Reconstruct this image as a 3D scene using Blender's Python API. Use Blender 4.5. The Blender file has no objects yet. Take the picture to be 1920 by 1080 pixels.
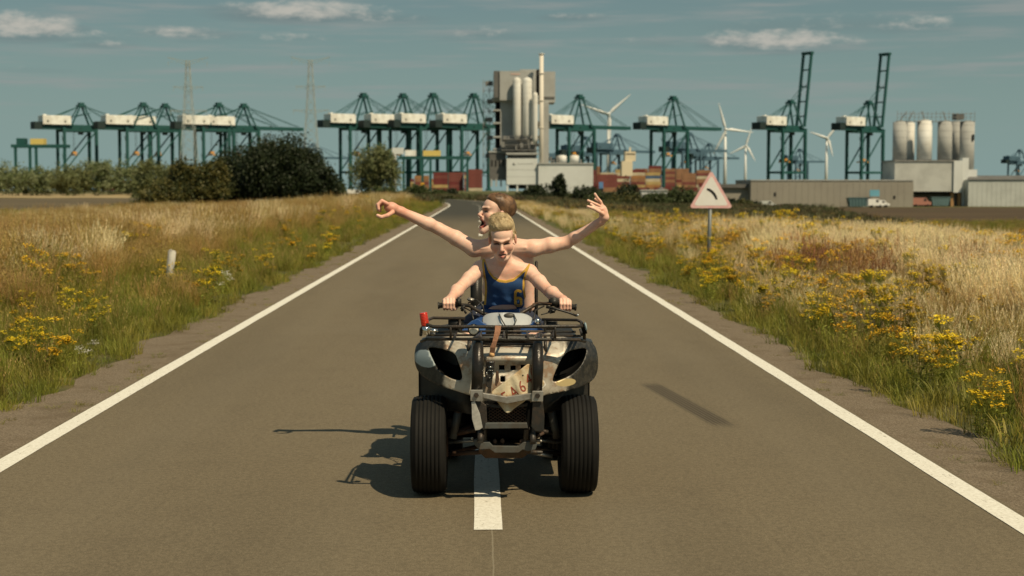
import bpy, bmesh, math, random
import numpy as np
from mathutils import Vector, Matrix, Euler, noise
from mathutils.bvhtree import BVHTree
from mathutils.geometry import delaunay_2d_cdt

random.seed(7); np.random.seed(7)
RNG = np.random.RandomState(11)
SC = bpy.context.scene
COL = SC.collection
R = math.radians

# ------------------------------------------------------------------ camera
F_PX = 2826.0
CAM = Vector((0, 0, 1.8))
cd = bpy.data.cameras.new('camera'); cam = bpy.data.objects.new('camera', cd); COL.objects.link(cam)
cam.location = CAM
cam.rotation_euler = Euler((R(90 - 3.766), 0, R(-1.2366)), 'XYZ')
cd.sensor_width = 36; cd.lens = 36 * F_PX / 1920
cd.clip_start = .1; cd.clip_end = 12000
cd.dof.use_dof = True; cd.dof.focus_distance = 9.4; cd.dof.aperture_fstop = 3.4
SC.camera = cam
CM = cam.rotation_euler.to_matrix()

def at(px, py, Y):
    """world point seen at photo pixel (px, py) standing at distance Y down the road"""
    d = CM @ Vector(((px - 960) / F_PX, (540 - py) / F_PX, -1))
    return CAM + d * (Y / d.y)

# ------------------------------------------------------------------ world, sun, exposure
SUN_DIR = Vector((.50, -.62, 1)).normalized()
SUN_EL = math.asin(SUN_DIR.z); SUN_ROT = R(141)
W = bpy.data.worlds.new('World'); SC.world = W; W.use_nodes = True

class NT:
    """small helper to write node trees"""
    def __init__(s, nt): s.nt = nt; s.L = nt.links
    def n(s, t, **kw):
        nd = s.nt.nodes.new(t)
        for k, v in kw.items(): setattr(nd, k, v)
        return nd
    def put(s, sock, v):
        if isinstance(v, bpy.types.NodeSocket): s.L.new(v, sock)
        elif v is not None: sock.default_value = v
    def m(s, op, a, b=None, c=None, clamp=False):
        nd = s.n('ShaderNodeMath', operation=op); nd.use_clamp = clamp
        s.put(nd.inputs[0], a)
        if b is not None: s.put(nd.inputs[1], b)
        if c is not None: s.put(nd.inputs[2], c)
        return nd.outputs[0]
    def mix(s, f, a, b, blend='MIX'):
        nd = s.n('ShaderNodeMix', data_type='RGBA', blend_type=blend)
        s.put(nd.inputs['Factor'], f)
        s.put(nd.inputs[6], a if isinstance(a, bpy.types.NodeSocket) else (*a, 1))
        s.put(nd.inputs[7], b if isinstance(b, bpy.types.NodeSocket) else (*b, 1))
        return nd.outputs[2]
    def ramp(s, v, a, b):
        nd = s.n('ShaderNodeMapRange', interpolation_type='SMOOTHSTEP')
        s.put(nd.inputs[0], v); nd.inputs[1].default_value = a; nd.inputs[2].default_value = b
        return nd.outputs[0]
    def noise(s, vec, scale, detail=4, rough=.55):
        nd = s.n('ShaderNodeTexNoise'); nd.inputs['Scale'].default_value = scale
        nd.inputs['Detail'].default_value = detail; nd.inputs['Roughness'].default_value = rough
        if vec is not None: s.L.new(vec, nd.inputs['Vector'])
        return nd.outputs['Fac']
    def xyz(s, v):
        nd = s.n('ShaderNodeSeparateXYZ'); s.L.new(v, nd.inputs[0]); return nd.outputs
    def cxyz(s, x, y, z):
        nd = s.n('ShaderNodeCombineXYZ'); s.put(nd.inputs[0], x); s.put(nd.inputs[1], y); s.put(nd.inputs[2], z); return nd.outputs[0]

def build_world():
    t = NT(W.node_tree); t.nt.nodes.clear()
    sky = t.n('ShaderNodeTexSky', sky_type='NISHITA'); sky.sun_disc = False
    sky.sun_elevation = SUN_EL; sky.sun_rotation = SUN_ROT; sky.altitude = 0
    sky.air_density = 1.0; sky.dust_density = 1.2; sky.ozone_density = 2.0
    tc = t.n('ShaderNodeTexCoord'); D = t.xyz(tc.outputs['Generated'])
    hz = t.m('SQRT', t.m('ADD', t.m('MULTIPLY', D[0], D[0]), t.m('MULTIPLY', D[1], D[1])))
    u = t.m('ARCTAN2', D[0], D[1]); v = t.m('DIVIDE', D[2], hz)
    col = t.mix(1.0, sky.outputs[0], SKY_TINT, 'MULTIPLY')
    # pale air low over the horizon
    col = t.mix(t.m('MULTIPLY', t.ramp(v, .16, -.01), .92), col, SKY_LOW)
    col = t.mix(.35, col, SKY_FILM)
    # clouds: low flat cumulus far off, each by its bearing and height over the horizon
    vec = t.cxyz(t.m('MULTIPLY', u, 24.0), t.m('MULTIPLY', v, 62.0), 0.0)
    nz = t.noise(vec, 2.6, 7, .66)
    vec2 = t.cxyz(t.m('MULTIPLY', u, 9.0), t.m('MULTIPLY', v, 70.0), 3.0)
    nz2 = t.noise(vec2, 1.0, 5, .6)
    def blobs(lst, up=0.0, grow=1.0, gv=1.0):
        acc = None
        for (px, py, w, h, s) in lst:
            d = at(px, py, 1000) - CAM
            u0 = math.atan2(d.x, d.y); v0 = d.z / math.hypot(d.x, d.y) + up * h / F_PX
            a = t.m('DIVIDE', t.m('SUBTRACT', u, u0), w / F_PX * grow)
            b = t.m('DIVIDE', t.m('SUBTRACT', v, v0), h / F_PX * grow * gv)
            r = t.m('SUBTRACT', 1.0, t.m('ADD', t.m('MULTIPLY', a, a), t.m('MULTIPLY', b, b)))
            r = t.m('MULTIPLY', t.m('MAXIMUM', r, 0.0), s)
            acc = r if acc is None else t.m('MAXIMUM', acc, r)
        return acc
    CL = [(45, 46, 105, 24, 1.0), (20, 38, 50, 20, .9), (150, 62, 120, 12, .45), (570, 18, 150, 20, .95), (690, 28, 120, 14, .5), (470, 12, 80, 12, .6),
          (345, 60, 100, 14, .6), (190, 80, 60, 8, .5), (550, 70, 80, 10, .5), (905, 60, 90, 14, .45), (1075, 28, 60, 9, .5),
          (1375, 72, 60, 18, .7), (1470, 74, 110, 20, .95), (1560, 78, 70, 14, .5), (1720, 42, 80, 16, .6),
          (1560, 38, 190, 20, .35), (60, 128, 70, 7, .22), (1200, 74, 90, 13, .3),
          (-300, 40, 160, 24, .8), (-600, 80, 140, 20, .6), (2200, 50, 160, 26, .8), (2500, 90, 120, 16, .6), (300, -90, 300, 30, .8), (1100, -120, 340, 36, .8), (1800, -100, 260, 30, .8), (-200, -160, 300, 40, .8)]
    lb = blobs(CL, 0, 1.25); lit = t.m('MULTIPLY', t.ramp(t.m('ADD', lb, t.m('MULTIPLY', t.m('SUBTRACT', nz, .5), 2.0)), .26, 1.15), t.ramp(lb, .0, .45))
    shade = t.m('MULTIPLY', blobs(CL, -.55, 1.35, .75), t.ramp(nz2, .30, .62))
    # the open sky overhead and behind carries the same scattered cumulus
    inv = t.m('DIVIDE', 1.0, t.m('MAXIMUM', t.m('ADD', v, .02), .02))
    pl = t.cxyz(t.m('MULTIPLY', D[0], t.m('DIVIDE', inv, hz)), t.m('MULTIPLY', D[1], t.m('DIVIDE', inv, hz)), 5.0)
    up = t.m('MULTIPLY', t.ramp(t.noise(pl, .55, 6, .6), .52, .72), t.ramp(v, .17, .30))
    col = t.mix(t.m('MULTIPLY', shade, .95), col, CLOUD_DARK)
    wisp = t.m('MULTIPLY', t.ramp(t.noise(t.cxyz(t.m('MULTIPLY', u, 7.0), t.m('MULTIPLY', v, 110.0), 9.0), 1.0, 6, .62), .46, .70), t.ramp(v, .030, .075))
    col = t.mix(t.m('MULTIPLY', wisp, .8), col, CLOUD_GREY)
    col = t.mix(t.m('MULTIPLY', lit, 1.0, clamp=True), col, CLOUD_LIT)
    col = t.mix(t.m('MULTIPLY', up, .8), col, CLOUD_UP)
    bg = t.n('ShaderNodeBackground'); t.L.new(col, bg.inputs[0]); bg.inputs[1].default_value = SKY_STRENGTH
    out = t.n('ShaderNodeOutputWorld'); t.L.new(bg.outputs[0], out.inputs[0])

SKY_STRENGTH = .05
SKY_TINT = (.80, .92, .80)
SKY_LOW = (5.0, 7.0, 6.5)
SKY_FILM = (4.3, 6.2, 6.2)
CLOUD_DARK = (3.3, 4.3, 4.4)      # divided by the strength above: radiance about .2
CLOUD_GREY = (5.6, 6.2, 6.0)
CLOUD_LIT = (9.4, 9.2, 8.2)
CLOUD_UP = (7.0, 7.6, 7.0)
build_world()

sl = bpy.data.lights.new('sun', 'SUN'); sun = bpy.data.objects.new('sun', sl); COL.objects.link(sun)
sl.energy = 4.6; sl.angle = R(.53); sl.color = (1, .82, .55)
sun.rotation_euler = SUN_DIR.to_track_quat('Z', 'Y').to_euler(); sun.location = (20, -20, 40)
SC.view_settings.view_transform = 'Standard'; SC.view_settings.look = 'None'
SC.view_settings.exposure = 0; SC.view_settings.gamma = 1; SC.view_settings.use_curve_mapping = False

# ------------------------------------------------------------------ materials
MATS = {}
def mat(name, col, rough=.7, metal=0, spec=.4, var=0, vscale=8, var_col=None, bump=0, bscale=60, rnd=0, vcol=False, trans=0, coat=0, coords='Object'):
    if name in MATS: return MATS[name]
    m = bpy.data.materials.new(name); m.use_nodes = True; t = NT(m.node_tree)
    b = t.nt.nodes['Principled BSDF']; b.inputs['Roughness'].default_value = rough; b.inputs['Metallic'].default_value = metal
    b.inputs['Specular IOR Level'].default_value = spec; b.inputs['Coat Weight'].default_value = coat
    tc = t.n('ShaderNodeTexCoord').outputs[coords]
    c = None
    if vcol:
        a = t.n('ShaderNodeVertexColor'); a.layer_name = 'Col'
        c = t.mix(1.0, a.outputs[0], col, 'MULTIPLY')
    if var or var_col:
        base = c if c is not None else col
        c = t.mix(t.ramp(t.noise(tc, vscale, 5, .6), .35, .68) if not var else t.m('MULTIPLY', t.ramp(t.noise(tc, vscale, 5, .6), .38, .66), var),
                  base, var_col or tuple(x * .55 for x in col))
    if rnd:
        oi = t.n('ShaderNodeObjectInfo').outputs['Random']
        h = t.n('ShaderNodeHueSaturation'); t.put(h.inputs['Color'], c if c is not None else (*col, 1))
        t.put(h.inputs['Value'], t.m('ADD', 1 - rnd, t.m('MULTIPLY', oi, 2 * rnd)))
        t.put(h.inputs['Hue'], t.m('ADD', .5 - .018, t.m('MULTIPLY', t.m('FRACT', t.m('MULTIPLY', oi, 7.3)), .036)))
        c = h.outputs[0]
    if c is not None: t.L.new(c, b.inputs['Base Color'])
    else: b.inputs['Base Color'].default_value = (*col, 1)
    if bump:
        bp = t.n('ShaderNodeBump'); bp.inputs['Strength'].default_value = bump; bp.inputs['Distance'].default_value = .01
        t.L.new(t.noise(tc, bscale, 4), bp.inputs['Height']); t.L.new(bp.outputs[0], b.inputs['Normal'])
    if trans:
        tr = t.n('ShaderNodeBsdfTranslucent'); t.put(tr.inputs[0], c if c is not None else (*col, 1))
        mx = t.n('ShaderNodeMixShader'); mx.inputs[0].default_value = trans
        t.L.new(b.outputs[0], mx.inputs[1]); t.L.new(tr.outputs[0], mx.inputs[2])
        t.L.new(mx.outputs[0], t.nt.nodes['Material Output'].inputs[0])
    MATS[name] = m
    return m

# ------------------------------------------------------------------ objects
def tag(o, label=None, cat=None, group=None, kind=None):
    if label: o['label'] = label
    if cat: o['category'] = cat
    if group: o['group'] = group
    if kind: o['kind'] = kind
    return o

def empty(name, loc, label=None, cat=None, group=None, rz=0):
    o = bpy.data.objects.new(name, None); COL.objects.link(o); o.location = loc; o.rotation_euler.z = rz
    o.empty_display_size = .2
    return tag(o, label, cat, group)

def mesh_obj(name, me, parent=None):
    o = bpy.data.objects.new(name, me); COL.objects.link(o)
    if parent is not None: o.parent = parent
    return o

def np_mesh(name, V, Q, mats, smooth=False, mi=None):
    """fast mesh from numpy arrays; Q is (n,3) or (n,4)"""
    me = bpy.data.meshes.new(name); V = np.asarray(V, np.float32); Q = np.asarray(Q, np.int32); k = Q.shape[1]
    me.vertices.add(len(V)); me.vertices.foreach_set('co', V.ravel())
    me.loops.add(Q.size); me.loops.foreach_set('vertex_index', Q.ravel())
    me.polygons.add(len(Q)); me.polygons.foreach_set('loop_start', np.arange(0, Q.size, k, dtype=np.int32))
    me.polygons.foreach_set('loop_total', np.full(len(Q), k, np.int32))
    for m_ in (mats if isinstance(mats, (list, tuple)) else [mats]): me.materials.append(m_)
    if mi is not None: me.polygons.foreach_set('material_index', np.asarray(mi, np.int32))
    me.polygons.foreach_set('use_smooth', np.full(len(Q), smooth, bool))
    me.update(calc_edges=True); me.validate()
    return me

class MB:
    """collects shapes and links them as one mesh object"""
    def __init__(s): s.v = []; s.f = []; s.m = []; s.sm = []; s.cur = 0
    def add(s, vs, fs, smooth=False):
        n = len(s.v); s.v += [tuple(v) for v in vs]
        for f in fs: s.f.append(tuple(i + n for i in f)); s.m.append(s.cur); s.sm.append(smooth)
        return s
    def box(s, a, b):
        (x0, y0, z0), (x1, y1, z1) = a, b
        x0, x1 = min(x0, x1), max(x0, x1); y0, y1 = min(y0, y1), max(y0, y1); z0, z1 = min(z0, z1), max(z0, z1)
        vs = [(x, y, z) for z in (z0, z1) for y in (y0, y1) for x in (x0, x1)]
        return s.add(vs, [(0, 2, 3, 1), (4, 5, 7, 6), (0, 1, 5, 4), (2, 6, 7, 3), (0, 4, 6, 2), (1, 3, 7, 5)])
    def cbox(s, c, d): return s.box([c[i] - d[i] / 2 for i in range(3)], [c[i] + d[i] / 2 for i in range(3)])
    def rbox(s, c, d, bev=.01, rot=None):
        """box with bevelled edges"""
        bm = bmesh.new(); bmesh.ops.create_cube(bm, size=1)
        bmesh.ops.scale(bm, vec=d, verts=bm.verts)
        bmesh.ops.bevel(bm, geom=bm.edges[:], offset=min(bev, min(d) * .45), segments=2, affect='EDGES')
        M = Matrix.Translation(c) @ (rot.to_matrix().to_4x4() if rot is not None else Matrix())
        bm.verts.index_update()
        s.add([M @ v.co for v in bm.verts], [[v.index for v in f.verts] for f in bm.faces], True); bm.free()
        return s
    def tube(s, pts, r, n=10, cap=True, smooth=True):
        pts = [Vector(p) for p in pts]; rs = r if isinstance(r, (list, tuple)) else [r] * len(pts)
        vs = []; fs = []; prev = None
        for i, p in enumerate(pts):
            d = (pts[min(i + 1, len(pts) - 1)] - pts[max(i - 1, 0)]).normalized()
            if prev is None: a = d.orthogonal().normalized()
            else: a = (prev - d * prev.dot(d)).normalized()
            prev = a; b = d.cross(a)
            for j in range(n):
                t_ = 2 * math.pi * j / n; vs.append(p + (a * math.cos(t_) + b * math.sin(t_)) * rs[i])
        for i in range(len(pts) - 1):
            for j in range(n):
                k = (j + 1) % n; fs.append((i * n + j, i * n + k, (i + 1) * n + k, (i + 1) * n + j))
        s.add(vs, fs, smooth)
        if cap:
            m0 = len(s.v) - len(vs)
            for ring, rev in ((0, True), (len(pts) - 1, False)):
                f = [m0 + ring * n + j for j in range(n)]
                s.f.append(tuple(reversed(f)) if rev else tuple(f)); s.m.append(s.cur); s.sm.append(False)
        return s
    def bar(s, a, b, w, h=None):
        """rectangular beam between two points"""
        a = Vector(a); b = Vector(b); h = h or w; d = (b - a).normalized()
        u = d.cross(Vector((0, 0, 1)))
        if u.length < .05: u = Vector((1, 0, 0)) - d * d.x
        u.normalize(); v = u.cross(d)
        vs = [p + u * (sx * w / 2) + v * (sz * h / 2) for p in (a, b) for sx, sz in ((-1, -1), (1, -1), (1, 1), (-1, 1))]
        return s.add(vs, [(3, 2, 1, 0), (4, 5, 6, 7), (0, 1, 5, 4), (1, 2, 6, 5), (2, 3, 7, 6), (3, 0, 4, 7)])
    def lathe(s, prof, n, M=None, smooth=True, closed=False):
        """prof: (axial, radius); axis = local X"""
        M = M or Matrix(); vs = []; fs = []; k = len(prof)
        for j in range(n):
            a = 2 * math.pi * j / n
            for (x, r) in prof: vs.append(M @ Vector((x, r * math.cos(a), r * math.sin(a))))
        for j in range(n):
            j2 = (j + 1) % n
            for i in range(k if closed else k - 1):
                i2 = (i + 1) % k; fs.append((j * k + i, j * k + i2, j2 * k + i2, j2 * k + i))
        return s.add(vs, fs, smooth)
    def prism(s, poly, d, flip=False):
        """poly: list of 3-D points, extruded by vector d"""
        n = len(poly); d = Vector(d); P0 = [Vector(p) for p in poly]
        vs = P0 + [p + d for p in P0]
        fs = [tuple(range(n)), tuple(reversed(range(n, 2 * n)))] + [((i + 1) % n, i, i + n, (i + 1) % n + n) for i in range(n)]
        return s.add(vs, fs)
    def ball(s, c, r, n=12, rot=None):
        rx = r if isinstance(r, (tuple, list)) else (r, r, r)
        vs = []; fs = []; M = rot or Matrix.Identity(3); c = Vector(c)
        for i in range(n // 2 + 1):
            p = math.pi * i / (n // 2)
            for j in range(n):
                a = 2 * math.pi * j / n
                vs.append(c + M @ Vector((rx[0] * math.sin(p) * math.cos(a), rx[1] * math.sin(p) * math.sin(a), rx[2] * math.cos(p))))
        for i in range(n // 2):
            for j in range(n): fs.append((i * n + j, (i + 1) * n + j, (i + 1) * n + (j + 1) % n, i * n + (j + 1) % n))
        return s.add(vs, fs, True)
    def build(s, name, mats, parent=None, world=False, label=None):
        me = bpy.data.meshes.new(name)
        off = Vector(parent['_o']) if (world and parent is not None) else Vector((0, 0, 0))
        me.from_pydata([Vector(v) - off for v in s.v], [], s.f)
        for m_ in (mats if isinstance(mats, (list, tuple)) else [mats]): me.materials.append(m_)
        me.polygons.foreach_set('material_index', s.m); me.polygons.foreach_set('use_smooth', s.sm)
        bm = bmesh.new(); bm.from_mesh(me); bmesh.ops.recalc_face_normals(bm, faces=bm.faces); bm.to_mesh(me); bm.free()
        me.update()
        o = mesh_obj(name, me, parent)
        if label: o['label'] = label
        return o

def wthing(name, loc, label, cat, group=None):
    """a thing whose parts are written in world coordinates"""
    o = empty(name, loc, label, cat, group); o['_o'] = tuple(loc); return o

def copy_tree(o, parent=None):
    c = o.copy(); COL.objects.link(c)
    if parent is not None: c.parent = parent
    for ch in [x for x in KIDS.get(o.name, [])]: copy_tree(ch, c)
    return c
KIDS = {}
def remember(o):
    KIDS.clear()
    for x in bpy.data.objects:
        if x.parent is not None: KIDS.setdefault(x.parent.name, []).append(x)

def sstep(a, b, x):
    t_ = np.clip((np.asarray(x, float) - a) / (b - a), 0, 1); return t_ * t_ * (3 - 2 * t_)

def hgt(x, y):
    """height of the land: the road runs on a low bank, the fields to the right fall away"""
    x = np.asarray(x, float); y = np.asarray(y, float)
    xc = road_x(y); a = np.abs(x - xc)
    side = -.9 * sstep(7.5, 24, a)
    far = -2.5 * sstep(140, 420, y) * sstep(6, 60, x - xc)
    und = .05 * np.sin(x * 1.3 + 1.1) * np.sin(y * .41) * sstep(4.2, 7, a)
    return side + far + und - .02

def road_x(y):
    y = np.asarray(y, float); return -.00065 * np.maximum(y - 150, 0) ** 2
# ------------------------------------------------------------------ ground, road, fields
def pos_mat(name, fn, rough=.9, bump=.5, bscale=40, bdist=.01):
    m = bpy.data.materials.new(name); m.use_nodes = True; t = NT(m.node_tree)
    b = t.nt.nodes['Principled BSDF']; b.inputs['Roughness'].default_value = rough; b.inputs['Specular IOR Level'].default_value = .25
    tc = t.n('ShaderNodeTexCoord').outputs['Object']
    t.L.new(fn(t, tc), b.inputs['Base Color'])
    bp = t.n('ShaderNodeBump'); bp.inputs['Strength'].default_value = bump; bp.inputs['Distance'].default_value = bdist
    t.L.new(t.noise(tc, bscale, 4), bp.inputs['Height']); t.L.new(bp.outputs[0], b.inputs['Normal'])
    MATS[name] = m; return m

def sheet(name, xs, ys, mat_, dz=0, kind='structure', curve=True, follow=True, label=None):
    """grid over the land; xs(y) gives the x positions of a row"""
    rows = []
    for y in ys:
        xr = np.array(xs(y), float)
        if curve: xr = xr + float(road_x(y))
        z = (hgt(xr, np.full(len(xr), y)) if follow else np.zeros(len(xr))) + dz
        rows.append(np.stack([xr, np.full(len(xr), float(y)), z], 1))
    V = np.concatenate(rows); nx = len(rows[0]); ny = len(ys)
    i = np.arange(ny - 1)[:, None] * nx + np.arange(nx - 1)[None]; i = i.ravel()
    Q = np.stack([i, i + 1, i + nx + 1, i + nx], 1)
    o = mesh_obj(name, np_mesh(name, V, Q, mat_)); tag(o, label=label, kind=kind); return o

def c_ground(t, tc):
    a = t.noise(tc, .9, 6, .6); b = t.noise(tc, .05, 4, .6)
    c = t.mix(t.ramp(a, .35, .65), (.060, .062, .020), (.13, .105, .042))
    return t.mix(t.ramp(b, .4, .62), c, (.085, .095, .030))
M_ground = pos_mat('verge_soil', c_ground, bscale=8, bdist=.05)
yy = list(np.arange(-20, 60, 2)) + list(np.arange(60, 260, 6)) + list(np.arange(260, 700, 20)) + [700, 800, 950, 1200, 1600, 2400, 4000, 7000, 11000]
xx = [-9000, -4000, -1800, -900, -500, -300, -180, -110, -70, -48, -36, -28, -24] + list(np.arange(-22, -3.4, .8)) + [-3.2, 3.2] + list(np.arange(3.8, 24, .8)) + [26, 30, 38, 50, 70, 110, 180, 300, 500, 900, 1800, 4000, 9000]
sheet('ground', lambda y: xx, yy, M_ground)

def c_road(t, tc):
    P = t.xyz(tc)
    grit = t.noise(tc, 130, 3, .7); c = t.mix(t.ramp(grit, .32, .70), (.105, .084, .050), (.240, .200, .134))
    sp = t.n('ShaderNodeTexVoronoi'); sp.inputs['Scale'].default_value = 95; t.L.new(tc, sp.inputs['Vector'])
    c = t.mix(t.m('MULTIPLY', t.ramp(sp.outputs['Distance'], .24, .06), .35), c, (.30, .26, .19))
    st = t.cxyz(t.m('MULTIPLY', P[0], 1.0), t.m('MULTIPLY', P[1], .12), 0)
    c = t.mix(t.m('MULTIPLY', t.ramp(t.noise(st, .9, 5, .6), .40, .68), .30), c, (.085, .070, .046))
    c = t.mix(t.m('MULTIPLY', t.ramp(t.noise(tc, .35, 5, .6), .5, .75), .22), c, (.19, .165, .12))
    c = t.mix(t.m('MULTIPLY', t.ramp(t.noise(tc, 26, 4, .75), .38, .62), .46), c, (.075, .060, .038)); c = t.mix(t.m('MULTIPLY', t.ramp(t.noise(tc, 55, 3, .8), .50, .66), .42), c, (.26, .225, .155))
    c = t.mix(t.m('MULTIPLY', t.ramp(t.noise(tc, 2.3, 6, .7), .48, .72), .16), c, (.070, .055, .036))
    # polished wheel tracks
    for xw in (-2.3, -.75, .75, 2.2):
        d = t.m('ABSOLUTE', t.m('SUBTRACT', P[0], xw)); c = t.mix(t.m('MULTIPLY', t.ramp(d, .42, .0), .10), c, (.20, .175, .125))
    # the newer dark surfacing further on
    e = t.m('ADD', P[1], t.m('MULTIPLY', t.noise(tc, .3, 3), 8.0))
    c = t.mix(t.m('MULTIPLY', t.ramp(e, 62, 118), .86), c, (.034, .036, .030))
    # seam along the centre
    d = t.m('ABSOLUTE', t.m('SUBTRACT', P[0], t.m('ADD', .058, t.m('MULTIPLY', t.noise(tc, 6, 2), .012))))
    c = t.mix(t.m('MULTIPLY', t.ramp(d, .006, .001), .5), c, (.30, .27, .20))
    # rubber laid down by a braking tyre
    a0 = at(1212, 716, 14); a1 = at(1375, 806, 11)
    a0 = Vector((1.555, 13.95)); a1 = Vector((1.875, 11.25)); dr = (a1 - a0); Ln = dr.length; dr.normalize(); nr = Vector((-dr.y, dr.x))
    rx = t.m('SUBTRACT', P[0], a0.x); ry = t.m('SUBTRACT', P[1], a0.y)
    al = t.m('ADD', t.m('MULTIPLY', rx, dr.x), t.m('MULTIPLY', ry, dr.y)); ac = t.m('ADD', t.m('MULTIPLY', rx, nr.x), t.m('MULTIPLY', ry, nr.y))
    mk = t.m('MULTIPLY', t.m('MULTIPLY', t.ramp(al, -.05, .35), t.ramp(al, Ln + .1, Ln - .35)), t.ramp(t.m('ABSOLUTE', ac), .12, .055))
    rib = t.m('ADD', .62, t.m('MULTIPLY', t.m('SINE', t.m('MULTIPLY', ac, 190.0)), .30))
    nn = t.ramp(grit, .25, .6)
    c = t.mix(t.m('MULTIPLY', t.m('MULTIPLY', mk, rib), t.m('ADD', .62, t.m('MULTIPLY', nn, .38))), c, (.030, .025, .020))
    return c
M_road = pos_mat('worn_asphalt', c_road, rough=.88, bump=.55, bscale=170, bdist=.004)
ry = list(np.arange(-20, 150, 5)) + list(np.arange(150, 420, 6))
XL, XR = -3.12, 2.91
sheet('road', lambda y: [XL - .10, -1.5, 0, 1.5, XR + .10], ry, M_road, dz=0, follow=False)

def c_shoulder(t, tc):
    g = t.noise(tc, 60, 4, .7); c = t.mix(t.ramp(g, .3, .7), (.10, .078, .052), (.26, .21, .15))
    c = t.mix(t.m('MULTIPLY', t.ramp(t.noise(tc, 2.2, 5, .65), .46, .66), .55), c, (.115, .085, .052))
    return t.mix(t.m('MULTIPLY', t.ramp(t.noise(tc, 7, 4, .6), .60, .72), .5), c, (.07, .075, .03))
M_sh = pos_mat('gravel_shoulder', c_shoulder, bump=.9, bscale=70, bdist=.012)
def wob(y, s): return .09 * math.sin(y * .9 + s) + .07 * math.sin(y * 2.3 + 2 * s) + .04 * math.sin(y * 5.1 + s)
sry = list(np.arange(-20, 60, .25)) + list(np.arange(60, 240, 3))
sheet('shoulder_left', lambda y: [XL - .74 + wob(y, 1), XL - .45, XL - .101], sry, M_sh, dz=-.004, follow=False)
sheet('shoulder_right', lambda y: [XR + .101, XR + .4, XR + .62 + wob(y, 4)], sry, M_sh, dz=-.004, follow=False)

def c_paint(t, tc):
    c = t.mix(t.ramp(t.noise(tc, 45, 5, .7), .35, .7), (.78, .77, .70), (.60, .58, .50))
    P = t.xyz(tc); st = t.cxyz(t.m('MULTIPLY', P[0], 9.0), t.m('MULTIPLY', P[1], 2.2), 0)
    return t.mix(t.ramp(t.noise(st, 3.0, 7, .8), .57, .66), c, (.22, .19, .14))
M_paint = pos_mat('road_paint', c_paint, rough=.75, bump=.3, bscale=160, bdist=.003)
lry = list(np.arange(-20, 60, .2)) + list(np.arange(60, 300, 3))
def edge(y, s): return .003 * noise.noise(Vector((y * 3.1, s, 0))) + .006 * noise.noise(Vector((y * .7, s, 3)))
sheet('edge_line_left', lambda y: [XL - .075 + edge(y, 1), XL + .075 + edge(y, 2)], lry, M_paint, dz=.004, follow=False)
sheet('edge_line_right', lambda y: [XR - .08 + edge(y, 3), XR + .07 + edge(y, 5)], lry, M_paint, dz=.004, follow=False)
n = 0
for y0 in np.arange(7.86, 190, 12.5):
    o = sheet('centre_line', lambda y: [-.032 + edge(y, 1), .120 + edge(y, 2)], list(np.arange(y0, y0 + 2.51, .25)), M_paint, dz=.004, follow=False)
    o['group'] = 'dashes of the centre line'

# fields beyond the verges
def field(name, poly_x, ys, c1, c2, sc, dz=.06, label=None):
    def fn(t, tc):
        P = t.xyz(tc); st = t.cxyz(t.m('MULTIPLY', P[0], .25), P[1], 0)
        c = t.mix(t.ramp(t.noise(st, sc, 5, .65), .35, .66), c1, c2)
        return t.mix(t.m('MULTIPLY', t.ramp(t.noise(tc, 1.7, 4, .7), .4, .7), .4), c, tuple(x * .6 for x in c2))
    m = pos_mat(name + '_soil', fn, bscale=1.5, bdist=.12)
    return sheet(name, poly_x, ys, m, dz=dz, curve=False)
field('ploughed_field', lambda y: list(np.linspace(-y * .34 - 30, -24, 12)), list(np.arange(190, 430, 12)), (.085, .070, .040), (.14, .11, .065), .05)
field('stubble_field', lambda y: list(np.linspace(-y * .34 - 60, -.222 * y - 4, 10)), list(np.arange(440, 800, 24)), (.40, .31, .17), (.30, .235, .12), .03)
field('brown_field', lambda y: list(np.linspace(13 + y * .03, y * .40 + 30, 14)), list(np.arange(105, 424, 8)), (.060, .040, .021), (.095, .066, .033), .05)

# ------------------------------------------------------------------ grass and flowers
def blades(n, rad, h0, h1, w, lean, m, rs, head=None, segs=3, spread=1.0):
    """one tuft: n tapering blades; head = (length, width, count) adds seed plumes on the stems"""
    V = []; T = []; MI = []
    for i in range(n):
        a = rs.uniform(0, 6.283); rr = rad * math.sqrt(rs.rand()); bx, by = rr * math.cos(a), rr * math.sin(a)
        h = rs.uniform(h0, h1); la = rs.uniform(0, 6.283); ll = lean * rs.uniform(.2, 1) * h
        dx, dy = ll * math.cos(la) + bx * spread * .5, ll * math.sin(la) + by * spread * .5
        wa = rs.uniform(0, 3.14); wx, wy = math.cos(wa) * w / 2, math.sin(wa) * w / 2
        b0 = len(V)
        for s_ in range(segs):
            f = s_ / segs; q = f * f; ww = 1 - .55 * f
            x, y, z = bx + dx * q, by + dy * q, h * f * (1 - .12 * f)
            V += [(x - wx * ww, y - wy * ww, z), (x + wx * ww, y + wy * ww, z)]
        tip = (bx + dx, by + dy, h * .88); V.append(tip)
        for s_ in range(segs - 1):
            k = b0 + 2 * s_; T += [(k, k + 1, k + 3), (k, k + 3, k + 2)]; MI += [0, 0]
        k = b0 + 2 * (segs - 1); T.append((k, k + 1, b0 + 2 * segs)); MI.append(0)
        if head and rs.rand() < head[3]:
            L, wd, cnt, _ = head
            for c_ in range(cnt):
                f = c_ / cnt; z = tip[2] - L * (1 - f) * .9; q = z / (h * .88); q *= q
                x, y = bx + dx * q, by + dy * q; aa = rs.uniform(0, 6.283); l2 = wd * (1 - .6 * f) * rs.uniform(.5, 1.2)
                ex, ey = math.cos(aa) * l2, math.sin(aa) * l2; k = len(V); t2 = .004 + w * .5
                V += [(x - ey * .25, y + ex * .25, z), (x + ey * .25, y - ex * .25, z + t2), (x + ex, y + ey, z + l2 * 1.1 + .01)]
                T.append((k, k + 1, k + 2)); MI.append(1)
    return V, T, MI

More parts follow.
